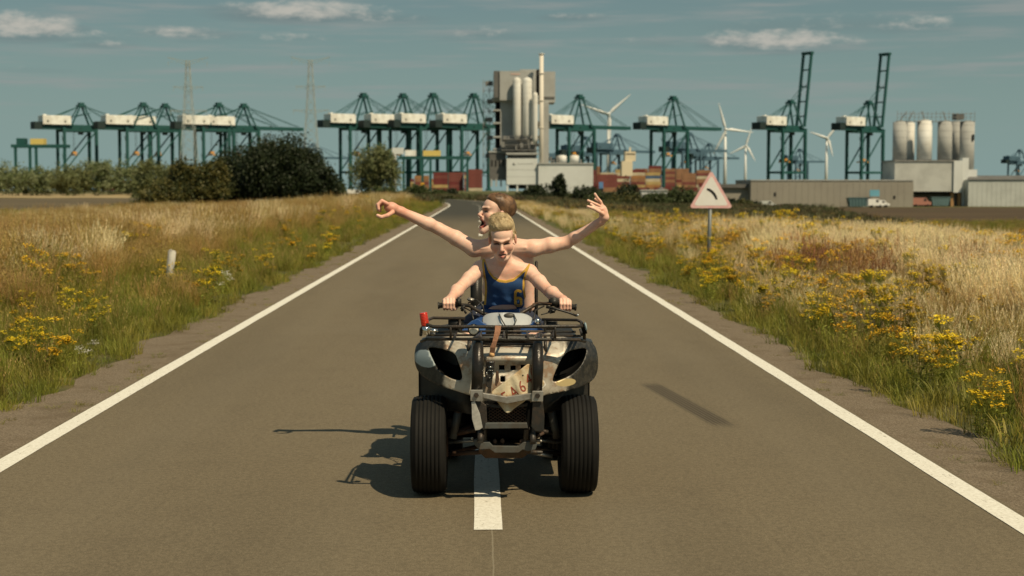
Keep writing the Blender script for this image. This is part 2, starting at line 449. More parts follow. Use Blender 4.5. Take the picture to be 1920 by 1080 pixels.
def umbel(n, h0, h1, rs, fr, size, mats):
    """flat-topped flower heads on branching leafy stems"""
    V = []; T = []; MI = []
    def tri(a, b, c, m): k = len(V); V.extend([a, b, c]); T.append((k, k + 1, k + 2)); MI.append(m)
    for i in range(n):
        a = rs.uniform(0, 6.283); h = rs.uniform(h0, h1); bx, by = rs.uniform(-.10, .10, 2); tx, ty = bx + .16 * math.cos(a) * h, by + .16 * math.sin(a) * h
        tri((bx - .004, by, 0), (bx + .004, by, 0), (tx, ty, h), 0); tri((bx, by - .004, 0), (bx, by + .004, 0), (tx, ty, h), 0)
        for l in range(9):
            f = rs.uniform(.1, .8); x, y, z = bx + (tx - bx) * f, by + (ty - by) * f, h * f; aa = rs.uniform(0, 6.283); L = rs.uniform(.03, .08)
            dx, dy = math.cos(aa), math.sin(aa)
            tri((x, y, z), (x + dx * L - dy * .012, y + dy * L + dx * .012, z + .03), (x + dx * L * 1.1 + dy * .012, y + dy * L * 1.1 - dx * .012, z + .015), 0)
        for c_ in range(fr):
            r_ = .065 * math.sqrt(rs.rand()) + .012; aa = rs.uniform(0, 6.283); x, y = tx + r_ * math.cos(aa), ty + r_ * math.sin(aa)
            z = h + rs.uniform(-.03, .02) - r_ * .3; s_ = size * rs.uniform(.7, 1.3); ta = rs.uniform(-.5, .5); tb = rs.uniform(-.5, .5)
            p = [(x + s_ * math.cos(q), y + s_ * math.sin(q), z + s_ * (ta * math.cos(q) + tb * math.sin(q))) for q in (0, 2.09, 4.19)]
            q2 = [(x + s_ * math.cos(q), y + s_ * math.sin(q), z + s_ * (ta * math.cos(q) + tb * math.sin(q)) + .002) for q in (1.05, 3.14, 5.24)]
            tri(*p, 1); tri(*q2, 1)
            tri((tx * .7 + bx * .3, ty * .7 + by * .3, h * .8), (x, y, z), (x + .003, y, z - .004), 0)
    return V, T, MI

def source(lst):
    """the plants a patch is made of: kept outside the scene, only instanced"""
    c = bpy.data.collections.new('sources')
    for (V, T, MI), ms in lst:
        o = bpy.data.objects.new('tuft', np_mesh('tuft', V, T, ms, False, MI)); c.objects.link(o)
    return c, len(lst)

def scatter(name, P, rot, scl, src, rs, label=None):
    coll, n = src
    me = bpy.data.meshes.new(name); me.vertices.add(len(P)); me.vertices.foreach_set('co', np.asarray(P, np.float32).ravel())
    a = me.attributes.new('rot', 'FLOAT_VECTOR', 'POINT'); a.data.foreach_set('vector', np.asarray(rot, np.float32).ravel())
    a = me.attributes.new('scl', 'FLOAT_VECTOR', 'POINT'); a.data.foreach_set('vector', np.asarray(scl, np.float32).ravel())
    a = me.attributes.new('pick', 'INT', 'POINT'); a.data.foreach_set('value', rs.randint(0, n, len(P)).astype(np.int32))
    o = mesh_obj(name, me); tag(o, label=label, kind='stuff')
    g = bpy.data.node_groups.new(name, 'GeometryNodeTree')
    g.interface.new_socket('Geometry', in_out='INPUT', socket_type='NodeSocketGeometry'); g.interface.new_socket('Geometry', in_out='OUTPUT', socket_type='NodeSocketGeometry')
    gi = g.nodes.new('NodeGroupInput'); go = g.nodes.new('NodeGroupOutput')
    ci = g.nodes.new('GeometryNodeCollectionInfo'); ci.inputs['Collection'].default_value = coll; ci.inputs['Separate Children'].default_value = True; ci.inputs['Reset Children'].default_value = True
    ip = g.nodes.new('GeometryNodeInstanceOnPoints'); ip.inputs['Pick Instance'].default_value = True
    def attr(nm, ty):
        q = g.nodes.new('GeometryNodeInputNamedAttribute'); q.data_type = ty; q.inputs['Name'].default_value = nm; return q.outputs['Attribute']
    g.links.new(gi.outputs[0], ip.inputs['Points']); g.links.new(ci.outputs[0], ip.inputs['Instance'])
    g.links.new(attr('rot', 'FLOAT_VECTOR'), ip.inputs['Rotation']); g.links.new(attr('scl', 'FLOAT_VECTOR'), ip.inputs['Scale']); g.links.new(attr('pick', 'INT'), ip.inputs['Instance Index'])
    g.links.new(ip.outputs[0], go.inputs[0])
    md = o.modifiers.new('plants', 'NODES'); md.node_group = g
    return o

G_green = mat('grass_green', (.185, .200, .026), .6, rnd=.35, trans=.3)
G_olive = mat('grass_olive', (.245, .225, .038), .6, rnd=.35, trans=.3)
G_gold = mat('grass_gold', (.36, .245, .062), .6, rnd=.3, trans=.3)
G_goldhead = mat('grass_gold_head', (.46, .32, .12), .7, rnd=.3, trans=.3)
G_straw = mat('grass_straw', (.76, .63, .36), .6, rnd=.22, trans=.3)
G_strawhead = mat('grass_straw_head', (.86, .74, .46), .7, rnd=.2, trans=.3)
G_rust = mat('dock_rust', (.40, .215, .095), .7, rnd=.3, trans=.2)
G_yel = mat('flower_yellow', (.78, .54, .025), .6, rnd=.2, trans=.25)
G_white = mat('flower_white', (.72, .72, .66), .6, rnd=.1, trans=.25)
rs = np.random.RandomState(3)
S_short = source([(blades(46, .14, .06, .22, .007, .6, None, rs), [G_green, G_green]) for _ in range(2)] + [(blades(46, .14, .08, .26, .007, .6, None, rs), [G_olive, G_olive]) for _ in range(2)])
S_mid = source([(blades(55, .16, .22, .52, .008, .45, None, rs), [G_green, G_gold]) for _ in range(2)] + [(blades(55, .16, .25, .6, .008, .4, None, rs, (.10, .02, 8, .3)), [G_olive, G_goldhead]) for _ in range(2)])
S_gold = source([(blades(50, .17, .55, 1.0, .008, .28, None, rs, (.20, .022, 16, .7)), [G_gold, G_goldhead]) for _ in range(3)] + [(blades(50, .17, .5, .95, .008, .3, None, rs, (.16, .02, 12, .5)), [G_olive, G_goldhead])])
S_straw = source([(blades(55, .17, .45, .85, .007, .30, None, rs, (.16, .02, 14, .85)), [G_straw, G_strawhead]) for _ in range(4)])
S_rust = source([(blades(26, .16, .6, .95, .009, .25, None, rs, (.34, .03, 34, .9)), [G_rust, G_rust]) for _ in range(2)])
S_yel = source([(umbel(8, .35, .75, rs, 34, .0135, None), [G_green, G_yel]) for _ in range(4)])
S_white = source([(umbel(5, .35, .7, rs, 26, .010, None), [G_green, G_white]) for _ in range(2)])

def nz(x, y, s, o=0): return noise.noise(Vector((x * s + o, y * s - o, o * .7)))
def in_view(x, y, m=2.5): return (-.335 * y - m) < x < (.375 * y + m)

PL = {k: [] for k in ('short', 'mid', 'gold', 'straw', 'rust', 'yel', 'white')}
def put(k, x, y, s, sz=None):
    z = float(hgt(x, y)); a = rs.uniform(0, 6.283)
    PL[k].append((x, y, z, rs.uniform(-.08, .08), rs.uniform(-.08, .08), a, s, s, (sz or s) * rs.uniform(.8, 1.2)))
def lay(side, y0, y1, wmax, dens, big=1.0):
    area = (y1 - y0) * wmax; N = int(area * dens)
    for _ in range(N):
        y = rs.uniform(y0, y1); d = wmax * rs.rand() ** .85
        x = (XL - .66 + wob(y, 1) * .8 - d) if side < 0 else (XR + .54 + wob(y, 4) * .8 + d)
        x += float(road_x(y))
        if not in_view(x, y): continue
        p = nz(x, y, .35, 3.1); q = nz(x, y, .9, 8.2); r_ = rs.rand()
        if side < 0:
            tall = (d - 2.9 + p * 1.8 + max(0, (y - 18) * -.02)) 
            if d < .35: put('short', x, y, rs.uniform(.6, 1.1) * big)
            elif tall < 0 :
                if r_ < .45: put('short', x, y, rs.uniform(.9, 1.4) * big)
                elif r_ < .96: put('mid', x, y, rs.uniform(.55, .9) * big)
                elif q > .2: put('yel', x, y, rs.uniform(.45, .7) * big)
                else: put('mid', x, y, rs.uniform(.6, 1.) * big)
            elif tall < 1.2:
                if r_ < .5: put('mid', x, y, rs.uniform(.9, 1.25) * big)
                elif r_ < .95: put('gold', x, y, rs.uniform(.6, .9) * big)
                elif q > .1: put('yel', x, y, rs.uniform(.9, 1.2) * big)
                else: put('gold', x, y, rs.uniform(.6, .8) * big)
            else:
                st = nz(x, y, .22, 20.5)
                if r_ < .27: put('mid', x, y, rs.uniform(1.2, 1.9) * big)
                elif (st > .10 and r_ < .62): put('straw', x, y, rs.uniform(1.1, 1.45) * big)
                else: put('gold', x, y, rs.uniform(1.0, 1.32) * big)
        else:
            tall = d - 1.75 + p * 1.5
            if d < .3: put('short', x, y, rs.uniform(.6, 1.1) * big)
            elif tall < -.35:
                if r_ < .5: put('short', x, y, rs.uniform(.9, 1.5) * big)
                elif r_ < .90: put('mid', x, y, rs.uniform(.4, .7) * big)
                elif q > -.12: put('yel', x, y, rs.uniform(.55, .85) * big)
                else: put('gold', x, y, rs.uniform(.35, .5) * big)
            elif tall < 1.5:
                if r_ < .28: put('mid', x, y, rs.uniform(.7, 1.1) * big)
                elif r_ < .50: put('gold', x, y, rs.uniform(.45, .75) * big)
                elif r_ < .76: put('straw', x, y, rs.uniform(.5, .8) * big)
                elif q > .16: put('yel', x, y, rs.uniform(.8, 1.1) * big)
                else: put('mid', x, y, rs.uniform(.7, 1.) * big)
            else:
                st = nz(x, y, .20, 33.5); far = d > 10 + .06 * y
                if far: put('mid' if r_ < .8 else 'gold', x, y, rs.uniform(.8, 1.2) * big)
                elif st > -.24 and r_ < .88: put('straw', x, y, rs.uniform(.9, 1.25) * (1.05 if y < 45 else .8))
                elif r_ < .60: put('gold', x, y, rs.uniform(.7, 1.) * big)
                elif r_ < .90: put('mid', x, y, rs.uniform(.9, 1.3) * big)
                elif q > .05: put('yel', x, y, rs.uniform(1., 1.3) * big)
                else: put('gold', x, y, rs.uniform(.8, 1.) * big)
lay(-1, 6, 22, 9, 34); lay(1, 6, 22, 9, 34)
lay(-1, 22, 45, 15, 20, 1.05); lay(1, 22, 45, 19, 20, 1.05)
lay(-1, 45, 90, 24, 7, 1.15); lay(1, 45, 62, 26, 8, 1.1)
for _ in range(5200):      # lower and greener further along the right verge
    y = rs.uniform(60, 175); x = XR + .8 + 30 * rs.rand() ** (1 if y < 95 else 2.2) + float(road_x(y)); q = nz(x, y, .12, 5); r_ = rs.rand()
    if in_view(x, y): put('straw' if (x < 8 and r_ < .3) else 'yel' if (x < 7.5 and r_ < .4) else 'mid' if q + (r_ - .5) * .5 > -.15 else 'gold', x, y, rs.uniform(.9, 1.35), rs.uniform(.45, .8))
lay(-1, 90, 190, 30, 1.6, 1.35)
for _ in range(4200):      # green strip between the straw and the brown field
    y = rs.uniform(66, 118); x = rs.uniform(9, 48)
    if in_view(x, y): put('mid', x, y, rs.uniform(1.0, 1.5), rs.uniform(.55, 1.0))
for _ in range(1500):      # and its like on the left, before the ploughed field
    y = rs.uniform(95, 190); x = -rs.uniform(14, 66)
    if in_view(x, y): put('mid', x, y, rs.uniform(1.2, 1.8), rs.uniform(.6, 1.0))
# plants growing in the cracks of the shoulder
for _ in range(150):
    y = rs.uniform(7, 45); sd = rs.choice([-1, 1]); x = XL - .1 - rs.uniform(.03, .5) if sd < 0 else XR + .1 + rs.uniform(.02, .45)
    put('short', x, y, rs.uniform(.2, .65), .26)
# clumps one can pick out: ragwort on both verges, wild carrot, dock
def clump(k, px, py, n, rx, ry, s0, s1, hh):
    g = at(px, py, 10); d = g - CAM; zt = hh; Y = 10 * (1.8 - zt) / (1.8 - g.z); x0 = (g.x) * Y / 10
    for _ in range(max(2, int(n * (1.0 if k == 'rust' else .24)))):
        x, y = x0 + rs.normal(0, rx), Y + rs.normal(0, ry)
        if XL - .8 < x < XR + .7: continue
        put(k, x, y, rs.uniform(s0, s1))
clump('yel', 362, 492, 16, .30, .7, .8, 1.05, .6); clump('yel', 445, 518, 9, .3, .5, .7, .9, .5); clump('yel', 540, 472, 14, .5, 1.5, .7, 1., .6)
clump('yel', 480, 460, 14, .5, 1.5, .8, 1.1, .7); clump('yel', 62, 600, 4, .08, .15, .6, .8, .5); clump('yel', 95, 615, 3, .06, .1, .6, .8, .45)
clump('yel', 220, 612, 8, .2, .3, .55, .75, .4); clump('yel', 200, 640, 6, .2, .3, .5, .6, .35); clump('white', 395, 505, 9, .25, .5, .8, 1., .55); clump('white', 140, 612, 3, .15, .2, .5, .6, .4)
clump('yel', 1440, 590, 24, .45, .9, .6, .85, .5); clump('yel', 1500, 600, 20, .4, .8, .6, .85, .5); clump('yel', 1585, 625, 20, .35, .6, .6, .85, .5); clump('yel', 1700, 630, 22, .4, .6, .7, .9, .55)
clump('yel', 1770, 690, 22, .3, .4, .6, .8, .5); clump('yel', 1690, 700, 14, .3, .4, .5, .7, .4); clump('yel', 1830, 740, 10, .2, .3, .6, .7, .4); clump('yel', 1290, 520, 26, .5, 2, .6, .85, .4)
clump('yel', 1240, 490, 22, .5, 3, .6, .85, .4); clump('yel', 1160, 450, 30, .9, 6, .7, .9, .4); clump('yel', 1350, 490, 20, .6, 3, .7, .9, .5); clump('yel', 1410, 430, 16, 1., 5, .8, 1., .6); clump('yel', 1625, 495, 6, .3, .8, 1., 1.2, .8)
clump('yel', 700, 425, 30, .9, 8, .7, .9, .5); clump('yel', 640, 455, 22, .6, 4, .7, .9, .5); clump('yel', 600, 440, 20, .8, 4, .8, 1., .6)
for dx_ in (-.25, 0, .25, .1, -.1, .3):
    put('gold', ((318 - 899) / F_PX) * 23.4 + dx_ * .7, 23.3 + dx_ * .6, .8, .62); put('gold', ((318 - 899) / F_PX) * 22.8 + dx_, 22.8 + dx_, .7, .62)
clump('rust', 1580, 452, 46, .75, 2.2, .9, 1.15, .85); clump('rust', 1560, 470, 14, .5, 1.4, .8, 1., .7); clump('rust', 1880, 470, 18, .6, 1.5, .9, 1.1, .8)
names = dict(short=('short_grass', S_short), mid=('meadow_grass', S_mid), gold=('golden_grass', S_gold), straw=('straw_grass', S_straw), rust=('dock_plants', S_rust), yel=('ragwort_flowers', S_yel), white=('wild_carrot_flowers', S_white))
labs = dict(short='short green grass at the edges of the shoulder', mid='knee high green grass on both verges', gold='tall golden brown grass with drooping seed heads', straw='pale straw coloured dry grass on the verges',
            rust='rust coloured dock seed stalks among the straw', yel='yellow flat topped ragwort flowers along the verges', white='small white wild carrot flowers on the left verge')
for k, (nm, src) in names.items():
    A = np.array(PL[k]); scatter(nm, A[:, :3], A[:, 3:6], A[:, 6:9], src, rs, labs[k])
print('plants', {k: len(v) for k, v in PL.items()})
# ------------------------------------------------------------------ trees and bushes
def crown_mesh(name, lobes, nleaf, ls, mats, rs_, fill=.35):
    """leaf sized faces gathered in clumps through the volume of the lobes; lobe = (cx, cy, cz, rx, ry, rz)"""
    vol = np.array([l[3] * l[4] * l[5] for l in lobes]) ** .75; vol /= vol.sum(); Vs = []; 
    nc = max(10, int(nleaf / 22)); cl = []
    for _ in range(nc):
        l = lobes[rs_.choice(len(lobes), p=vol)]
        d = rs_.normal(0, 1, 3); d /= np.linalg.norm(d); r_ = rs_.uniform(fill, 1.04) * (1 if rs_.rand() > .2 else 1.1)
        cl.append((np.array(l[:3]) + d * r_ * np.array(l[3:6]), min(l[3:6])))
    per = nleaf // nc; P = []
    for c_, rr in cl:
        if c_[2] < .05: c_[2] = abs(c_[2]) + .1
        P.append(c_ + rs_.normal(0, rr * .085 + ls * .6, (per, 3)))
    P = np.concatenate(P); P[:, 2] = np.maximum(P[:, 2], .03); n = len(P)
    a = rs_.normal(0, 1, (n, 3)); a /= np.linalg.norm(a, axis=1)[:, None]; b = np.cross(a, rs_.normal(0, 1, (n, 3))); b /= np.linalg.norm(b, axis=1)[:, None]
    s = ls * rs_.uniform(.5, 1.3, (n, 1)); V = np.stack([P - a * s, P + b * s * .55, P + a * s, P - b * s * .55], 1).reshape(-1, 3)
    Q = np.arange(n * 4).reshape(-1, 4)
    mi = rs_.randint(0, len(mats), len(cl)).repeat(per)
    return np_mesh(name, V, Q, mats, False, mi)

def trunk_mesh(name, H, r, lobes, m, rs_):
    b = MB(); b.tube([(0, 0, -.3), (r * .3, 0, H * .25), (-r * .4, r * .3, H * .5), (0, 0, H * .75)], [r * 1.25, r, r * .7, r * .3], 8)
    for l in lobes[:7]:
        t_ = Vector(l[:3]); s_ = Vector((0, 0, min(t_.z * .45, H * .4))); b.tube([s_, s_.lerp(t_, .5) + Vector((0, 0, H * .04)), t_ + Vector((0, 0, l[5] * .3))], [r * .5, r * .3, r * .1], 6)
    return b
M_bark = mat('bark', (.09, .07, .045), .9)
LF = dict(dark=[mat('leaf_dark', (.016, .027, .008), .6, trans=.15), mat('leaf_dark_olive', (.020, .031, .008), .6, trans=.15)],
          brown=[mat('leaf_brown', (.105, .095, .022), .6, trans=.2), mat('leaf_dull', (.046, .056, .015), .6, trans=.2)],
          willow=[mat('leaf_willow', (.155, .18, .075), .6, trans=.2), mat('leaf_willow_dull', (.12, .13, .045), .6, trans=.2)],
          grey=[mat('leaf_grey', (.205, .235, .12), .6, trans=.2), mat('leaf_grey_green', (.125, .16, .06), .6, trans=.2)],
          green=[mat('leaf_green', (.060, .085, .022), .6, trans=.2), mat('leaf_green_dull', (.05, .065, .022), .6, trans=.2)])
LF = dict(LF)
def plant(name, label, cat, px, base_z, Y, wpx, hpx, kind, nleaf=2500, ls=None, group=None, seed=1, lob=None, dpx=None, trunk=True, yb=None):
    """a tree or bush, centre px, wpx wide and hpx high in the photo when it stands at Y"""
    rs_ = np.random.RandomState(seed); s = Y / F_PX; Wd = wpx * s / 2; H = hpx * s; Dp = (dpx or wpx) * s / 2
    x = at(px, 360, Y).x; z = base_z if base_z is not None else float(hgt(x, Y))
    root = empty(name, (x, Y, z), label, cat, group)
    if lob is None:
        lob = [(0, 0, H * .48, Wd * .82, Dp * .8, H * .48)]
        for i in range(9):
            a = rs_.uniform(0, 6.28); q = rs_.uniform(.35, .72); zz = rs_.uniform(.22, .82) * H; k = math.sqrt(max(.15, 1 - ((zz / H - .45) / .6) ** 2))
            lob.append((math.cos(a) * Wd * q * k, math.sin(a) * Dp * q * k, zz, Wd * rs_.uniform(.26, .4), Dp * rs_.uniform(.26, .4), H * rs_.uniform(.14, .22)))
    else: lob = [(l[0] * Wd, l[1] * Dp, l[2] * H, l[3] * Wd, l[4] * Dp, l[5] * H) for l in lob]
    o = mesh_obj('crown', crown_mesh('crown', lob, nleaf, ls or max(.10, s * 2.2), LF[kind], rs_), root)
    if trunk: trunk_mesh('trunk', H, H * .03, lob, M_bark, rs_).build('trunk', M_bark, root)
    return root
T = 'big dark green tree forming the highest top of the clump left of the road'
plant('dark_tree', 'tallest dark green tree of the clump left of the road', 'tree', 522, None, 168, 190, 148, 'dark', 52000, .15, 'dark tree clump left of the road', 5)
plant('dark_tree', 'dark green tree joining the tallest one to the brown bush', 'tree', 447, None, 172, 135, 122, 'dark', 30000, .16, 'dark tree clump left of the road', 6)
plant('dark_tree', 'low dark tree sloping down on the road side of the clump', 'tree', 588, None, 166, 120, 92, 'dark', 24000, .16, 'dark tree clump left of the road', 8)
plant('brown_bush', 'brownish green bush with orange tips left of the dark trees', 'bush', 372, None, 164, 150, 98, 'brown', 26000, .15, 'dark tree clump left of the road', 9)
plant('brown_bush', 'lower brownish bush at the left foot of the tree clump', 'bush', 300, None, 160, 115, 64, 'brown', 9000, .15, 'dark tree clump left of the road', 12)
plant('willow_tree', 'round grey green willow beside the white sign pole', 'tree', 703, None, 300, 116, 100, 'willow', 20000, .24, None, 21)
for i, (px, w, h) in enumerate([(-70, 90, 60), (8, 88, 58), (75, 70, 48), (128, 60, 52), (175, 76, 62), (235, 84, 56), (285, 70, 62), (335, 80, 50)]):
    plant('field_bush', ['olive grey bush standing beyond the left end of the bush row', 'leftmost olive grey bush of the row behind the stubble field', 'low bush below the yellow topped yard crane', 'small grey green bush under the first quay crane',
        'dense green bush between the first and second quay cranes', 'wide grey green bush below the red containers on the left', 'grey green bush just left of the brown bush', 'grey green bush partly behind the brown bush'][i], 'bush', px, -1.0, 560 + 12 * (i % 3), w * 1.5, h * 1.12, 'grey' if i % 3 else 'willow', 9000, .40, 'row of bushes behind the stubble field', 30 + i, trunk=False)
rs_j = np.random.RandomState(77)
near = [(640, 335, 18, 26, 'green', 'dark shrub in the gap right of the tree clump'), (780, 320, 60, 24, 'green', 'low green shrub right of the white sign pole'), (846, 330, 26, 20, 'dark', 'small dark shrub left of the industrial tower'),
        (1046, 245, 34, 62, 'dark', 'narrow dark conifer before the white hall'), (1008, 240, 62, 36, 'dark', 'low dark shrub left of the narrow conifer'), (1100, 240, 84, 42, 'dark', 'wide low shrub right of the narrow conifer'),
        (1176, 250, 64, 50, 'dark', 'dark round shrub left of the grey gravel heap'), (1284, 245, 96, 44, 'green', 'low green shrub left of the warning sign'), (820, 300, 40, 16, 'green', 'low shrub at the left end of the visible road'),
        (930, 330, 60, 16, 'willow', 'low pale shrub below the industrial tower'), (880, 340, 70, 18, 'willow', 'pale low shrub at the far end of the road'), (985, 300, 40, 20, 'green', 'green low shrub below the logo wall'),
        (560, 340, 60, 30, 'brown', 'brown low shrub behind the tall dark tree'), (720, 260, 60, 22, 'green', 'green shrub at the foot of the willow'), (1145, 300, 40, 20, 'green', 'green low shrub right of the white hall'), (1400, 340, 70, 16, 'dark', 'long low shrub before the left end of the long building'), (1480, 345, 60, 10, 'dark', 'flat dark shrub along the long building')]
for i, (px, Y, w, h, k, lb) in enumerate(near):
    plant('shrub', lb, 'shrub', px, None, Y, w, h, k, 3400, .2, 'shrubs before the port', 60 + i, trunk=False)
for i in range(16):
    px = 985 + i * 27 + rs_j.uniform(-9, 9); Y = rs_j.uniform(215, 290)
    plant('shrub', ['low dark shrub in the rough strip ' + w_ for w_ in ('left of the narrow conifer', 'at the foot of the narrow conifer', 'right of the narrow conifer', 'below the white hall', 'under the right end of the white hall', 'below the beige containers', 'left of the round dark shrub', 'before the round dark shrub', 'right of the round dark shrub', 'before the pale shed', 'under the gravel heap', 'right of the gravel heap', 'just left of the warning sign', 'behind the warning sign pole', 'right of the warning sign', 'left of the long building')][i], 'shrub', px, None, Y, rs_j.uniform(60, 95), rs_j.uniform(22, 38) * (1 if i < 11 else .7), ['dark', 'green', 'dark', 'brown'][i % 4], 3600, .17, 'shrubs before the port', 90 + i, trunk=False)
# rough ground cover that closes the road off where it bends away
rs2 = np.random.RandomState(9); PP = []
for _ in range(5200):
    y = rs2.uniform(185, 330); x = float(road_x(y)) + rs2.choice([-1, 1]) * rs2.uniform(4.0, 46) if y < 262 else rs2.uniform(-60, 60)
    PP.append((x, y, float(hgt(x, y)), 0, 0, rs2.uniform(0, 6.28), *([rs2.uniform(2.2, 3.6)] * 2), rs2.uniform(1.0, 2.6)))
PP = np.array(PP)
extra = []
for _ in range(5200):
    y = rs2.uniform(80, 300); x = rs2.uniform(6 + 6 * (y < 110), .15 * y + 14)
    extra.append((x + float(road_x(y)), y, float(hgt(x, y)), 0, 0, rs2.uniform(0, 6.28), 2.2, 2.2, rs2.uniform(1.0, 1.9)))
PP = np.concatenate([PP, np.array(extra)])
S_rough = source([(blades(40, .3, .25, .55, .05, .5, None, rs, segs=2), [mat('rough_green', (.055, .065, .020), .7, rnd=.3), G_olive]) for _ in range(2)] + [(blades(40, .3, .25, .5, .05, .5, None, rs, segs=2), [mat('rough_brown', (.085, .062, .028), .7, rnd=.3), G_olive]) for _ in range(2)])
scatter('rough_vegetation', PP[:, :3], PP[:, 3:6], PP[:, 6:9], S_rough, rs2, 'rough brown and green growth where the road bends away')

# ------------------------------------------------------------------ quay cranes
C_teal = mat('crane_teal', (.012, .075, .072), .55, var=.5, vscale=.3, var_col=(.018, .075, .07))
C_haze = mat('crane_haze', (.06, .12, .17), .6)  # distance haze put into the colour of the far cranes
C_white = mat('machine_house_white', (.82, .84, .80), .6, var=.6, vscale=.15, var_col=(.5, .48, .42))
C_orange = mat('spreader_orange', (.55, .27, .04), .6)
C_dark = mat('crane_dark', (.015, .03, .03), .6)
def crane_proto(label, deckz=59, apexz=87, raised=False, frame=None, house=None):
    fm = frame or C_teal; hm = house or C_white
    rt = empty('quay_crane', (0, 0, 0), label, 'crane', 'ship to shore cranes of the container terminal')
    for u in (0, 30):
        for v in (0, 18):
            b = MB(); b.bar((u, v, 0), (u, v, deckz), 2.6 if u else 2.3, 2.2); b.cbox((u, v, .9), (5, 2.4, 1.8)); b.build('leg', fm, rt)
    b = MB()
    for v in (0, 18):
        b.bar((0, v, 17), (30, v, 17), 1.4, 2.0); b.bar((0, v, deckz - 2.4), (30, v, deckz - 2.4), 1.4, 2.2); b.bar((0, v, 18), (29, v, deckz - 4), 1.0, 1.0)
    for u in (0, 30):
        b.bar((u, 0, 17), (u, 18, 17), 1.4, 2.0); b.bar((u, 0, deckz - 1), (u, 18, deckz - 1), 1.6, 2.4)
    b.build('portal_frame', fm, rt)
    b = MB()
    for v in (6, 12): b.bar((-24, v, deckz + .6), (33, v, deckz + .6), 1.5, 4.6)
    for u in range(-24, 34, 6): b.bar((u, 6, deckz + 1), (u, 12, deckz + 1), .7, 1.4)
    b.build('girder', fm, rt)
    b = MB(); b.cbox((-22.5, 9, deckz + 1.6), (7, 11, 6.5)); b.build('counterweight', C_dark, rt)
    b = MB(); b.cbox((-5.5, 9, deckz + 6.6), (26, 13, 7.8)); b.cbox((-5.5, 9, deckz + 10.65), (24.5, 11.5, .3)); b.cbox((-15, 9, deckz + 11.2), (3, 3, 1.2)); hs = b.build('machinery_house', hm, rt)
    for u in (-14, 2): MB().cbox((u, 2.46, deckz + 5.4), (1.3, .12, 1.9)).build('door', C_dark, hs)
    b = MB(); ux = 19
    for v in (3, 15):
        b.bar((30, v, deckz), (ux + 2, 9 + (v - 9) * .45, apexz), 1.4, 1.4); b.bar((8, v, deckz + 2), (ux - 1, 9 + (v - 9) * .45, apexz), 1.1, 1.1)
        b.bar((26, v, deckz + 14 if apexz - deckz > 20 else deckz + 8), (12, v, deckz + 10), .6, .6)
    b.cbox((ux + .5, 9, apexz), (7, 7.5, 1.6)); b.cbox((ux + .5, 9, apexz + 1.8), (4.5, 5, 2.2)); b.build('apex_frame', fm, rt)
    b = MB()
    for v in (7, 11):
        b.bar((ux, v, apexz), (-23, v, deckz + 3.5), .38, .38); b.bar((ux, v, apexz), (-6, v, deckz + 9), .38, .38)
    b.build('backstay', fm, rt)
    if raised:
        bx, bz = 33, deckz + 2; ang = R(83); L = 70; dx, dz = math.cos(ang), math.sin(ang)
        b = MB(); s0 = 3.5
        for v in (4, 14): b.bar((bx, v, bz), (bx + dx * L, v, bz + dz * L), 1.5, 2.6)
        for k in (10, 24, 38, 54, 69): b.bar((bx + dx * k, 4, bz + dz * k), (bx + dx * k, 14, bz + dz * k), 1.5, 1.2)
        b.cbox((bx + dx * L, 9, bz + dz * L), (3.6, 12.5, 2.4)); b.build('boom', fm, rt)
        b = MB()
        for v in (7, 11): b.bar((ux, v, apexz), (bx + dx * 40, v, bz + dz * 40), .4, .4)
        b.build('forestay', fm, rt)
    else:
        b = MB()
        for v in (6, 12): b.bar((33, v, deckz + .8), (80, v, deckz + .8), 1.4, 3.2)
        for u in range(36, 81, 6): b.bar((u, 6, deckz + 1), (u, 12, deckz + 1), .7, 1.2)
        b.build('boom', fm, rt)
        b = MB()
        for v in (7, 11):
            b.bar((ux + 2, v, apexz), (54, v, deckz + 3), .38, .38); b.bar((ux + 2, v, apexz), (76, v, deckz + 3), .38, .38)
        b.build('forestay', fm, rt)
    b = MB(); b.cbox((17, 4.4, deckz - 4.5), (4, 3, 3.2)); b.bar((17, 4.4, deckz - 3), (17, 4.4, deckz), .8); b.build('driver_cab', C_dark, rt)
    b = MB(); zz = 33 if not raised else 27; b.cbox((12, 9, zz), (3, 12, 1.2)); b.cbox((12, 9, zz + 2), (3.6, 4.5, 1.8)); b.build('spreader', C_orange, rt)
    b = MB()
    for v in (7.4, 10.6): b.bar((12, v, zz + 2), (12, v, deckz - .5), .22)
    b.build('hoist_rope', C_dark, rt)
    b = MB()
    for k in range(7):
        z0 = 2 + k * 8; b.bar((-1.6, -1.4, z0), (-1.6, 2.2 if k % 2 else -1.4, z0 + 8), .35)
    b.build('stair', fm, rt)
    return rt
AZ = R(35)
def set_crane(o, apx, Y, lab=None, sc=1.0, az=AZ, z=0):
    """stand a crane so that its apex shows at photo column apx"""
    a = at(apx, 300, Y); ax = Vector((20 * math.cos(az) - 9 * math.sin(az), 20 * math.sin(az) + 9 * math.cos(az), 0)) * sc
    o.location = (a.x - ax.x, Y - ax.y, z); o.rotation_euler.z = az; o.scale = (sc, sc, sc)
    if lab: o['label'] = lab
low = crane_proto('x', 57.5, 78); mid_ = crane_proto('x', 59, 87); up_ = crane_proto('x', 58, 82, raised=True); blu = crane_proto('x', 48, 68, frame=C_haze, house=C_haze)
remember(None)
first = {}
def crane(kind, apx, Y, lab, sc=1.0, z=0, az=AZ):
    src = dict(low=low, mid=mid_, up=up_, blue=blu)[kind]
    if kind in first: o = copy_tree(src)
    else: o = src; first[kind] = 1
    set_crane(o, apx, Y, lab, sc, az, z)
crane('low', 155, 1405, 'leftmost teal quay crane with a white machinery house over the field bushes')
crane('low', 271, 1400, 'second teal quay crane from the left, its white house merging with the next')
crane('low', 312, 1415, 'third teal quay crane from the left, close behind the second')
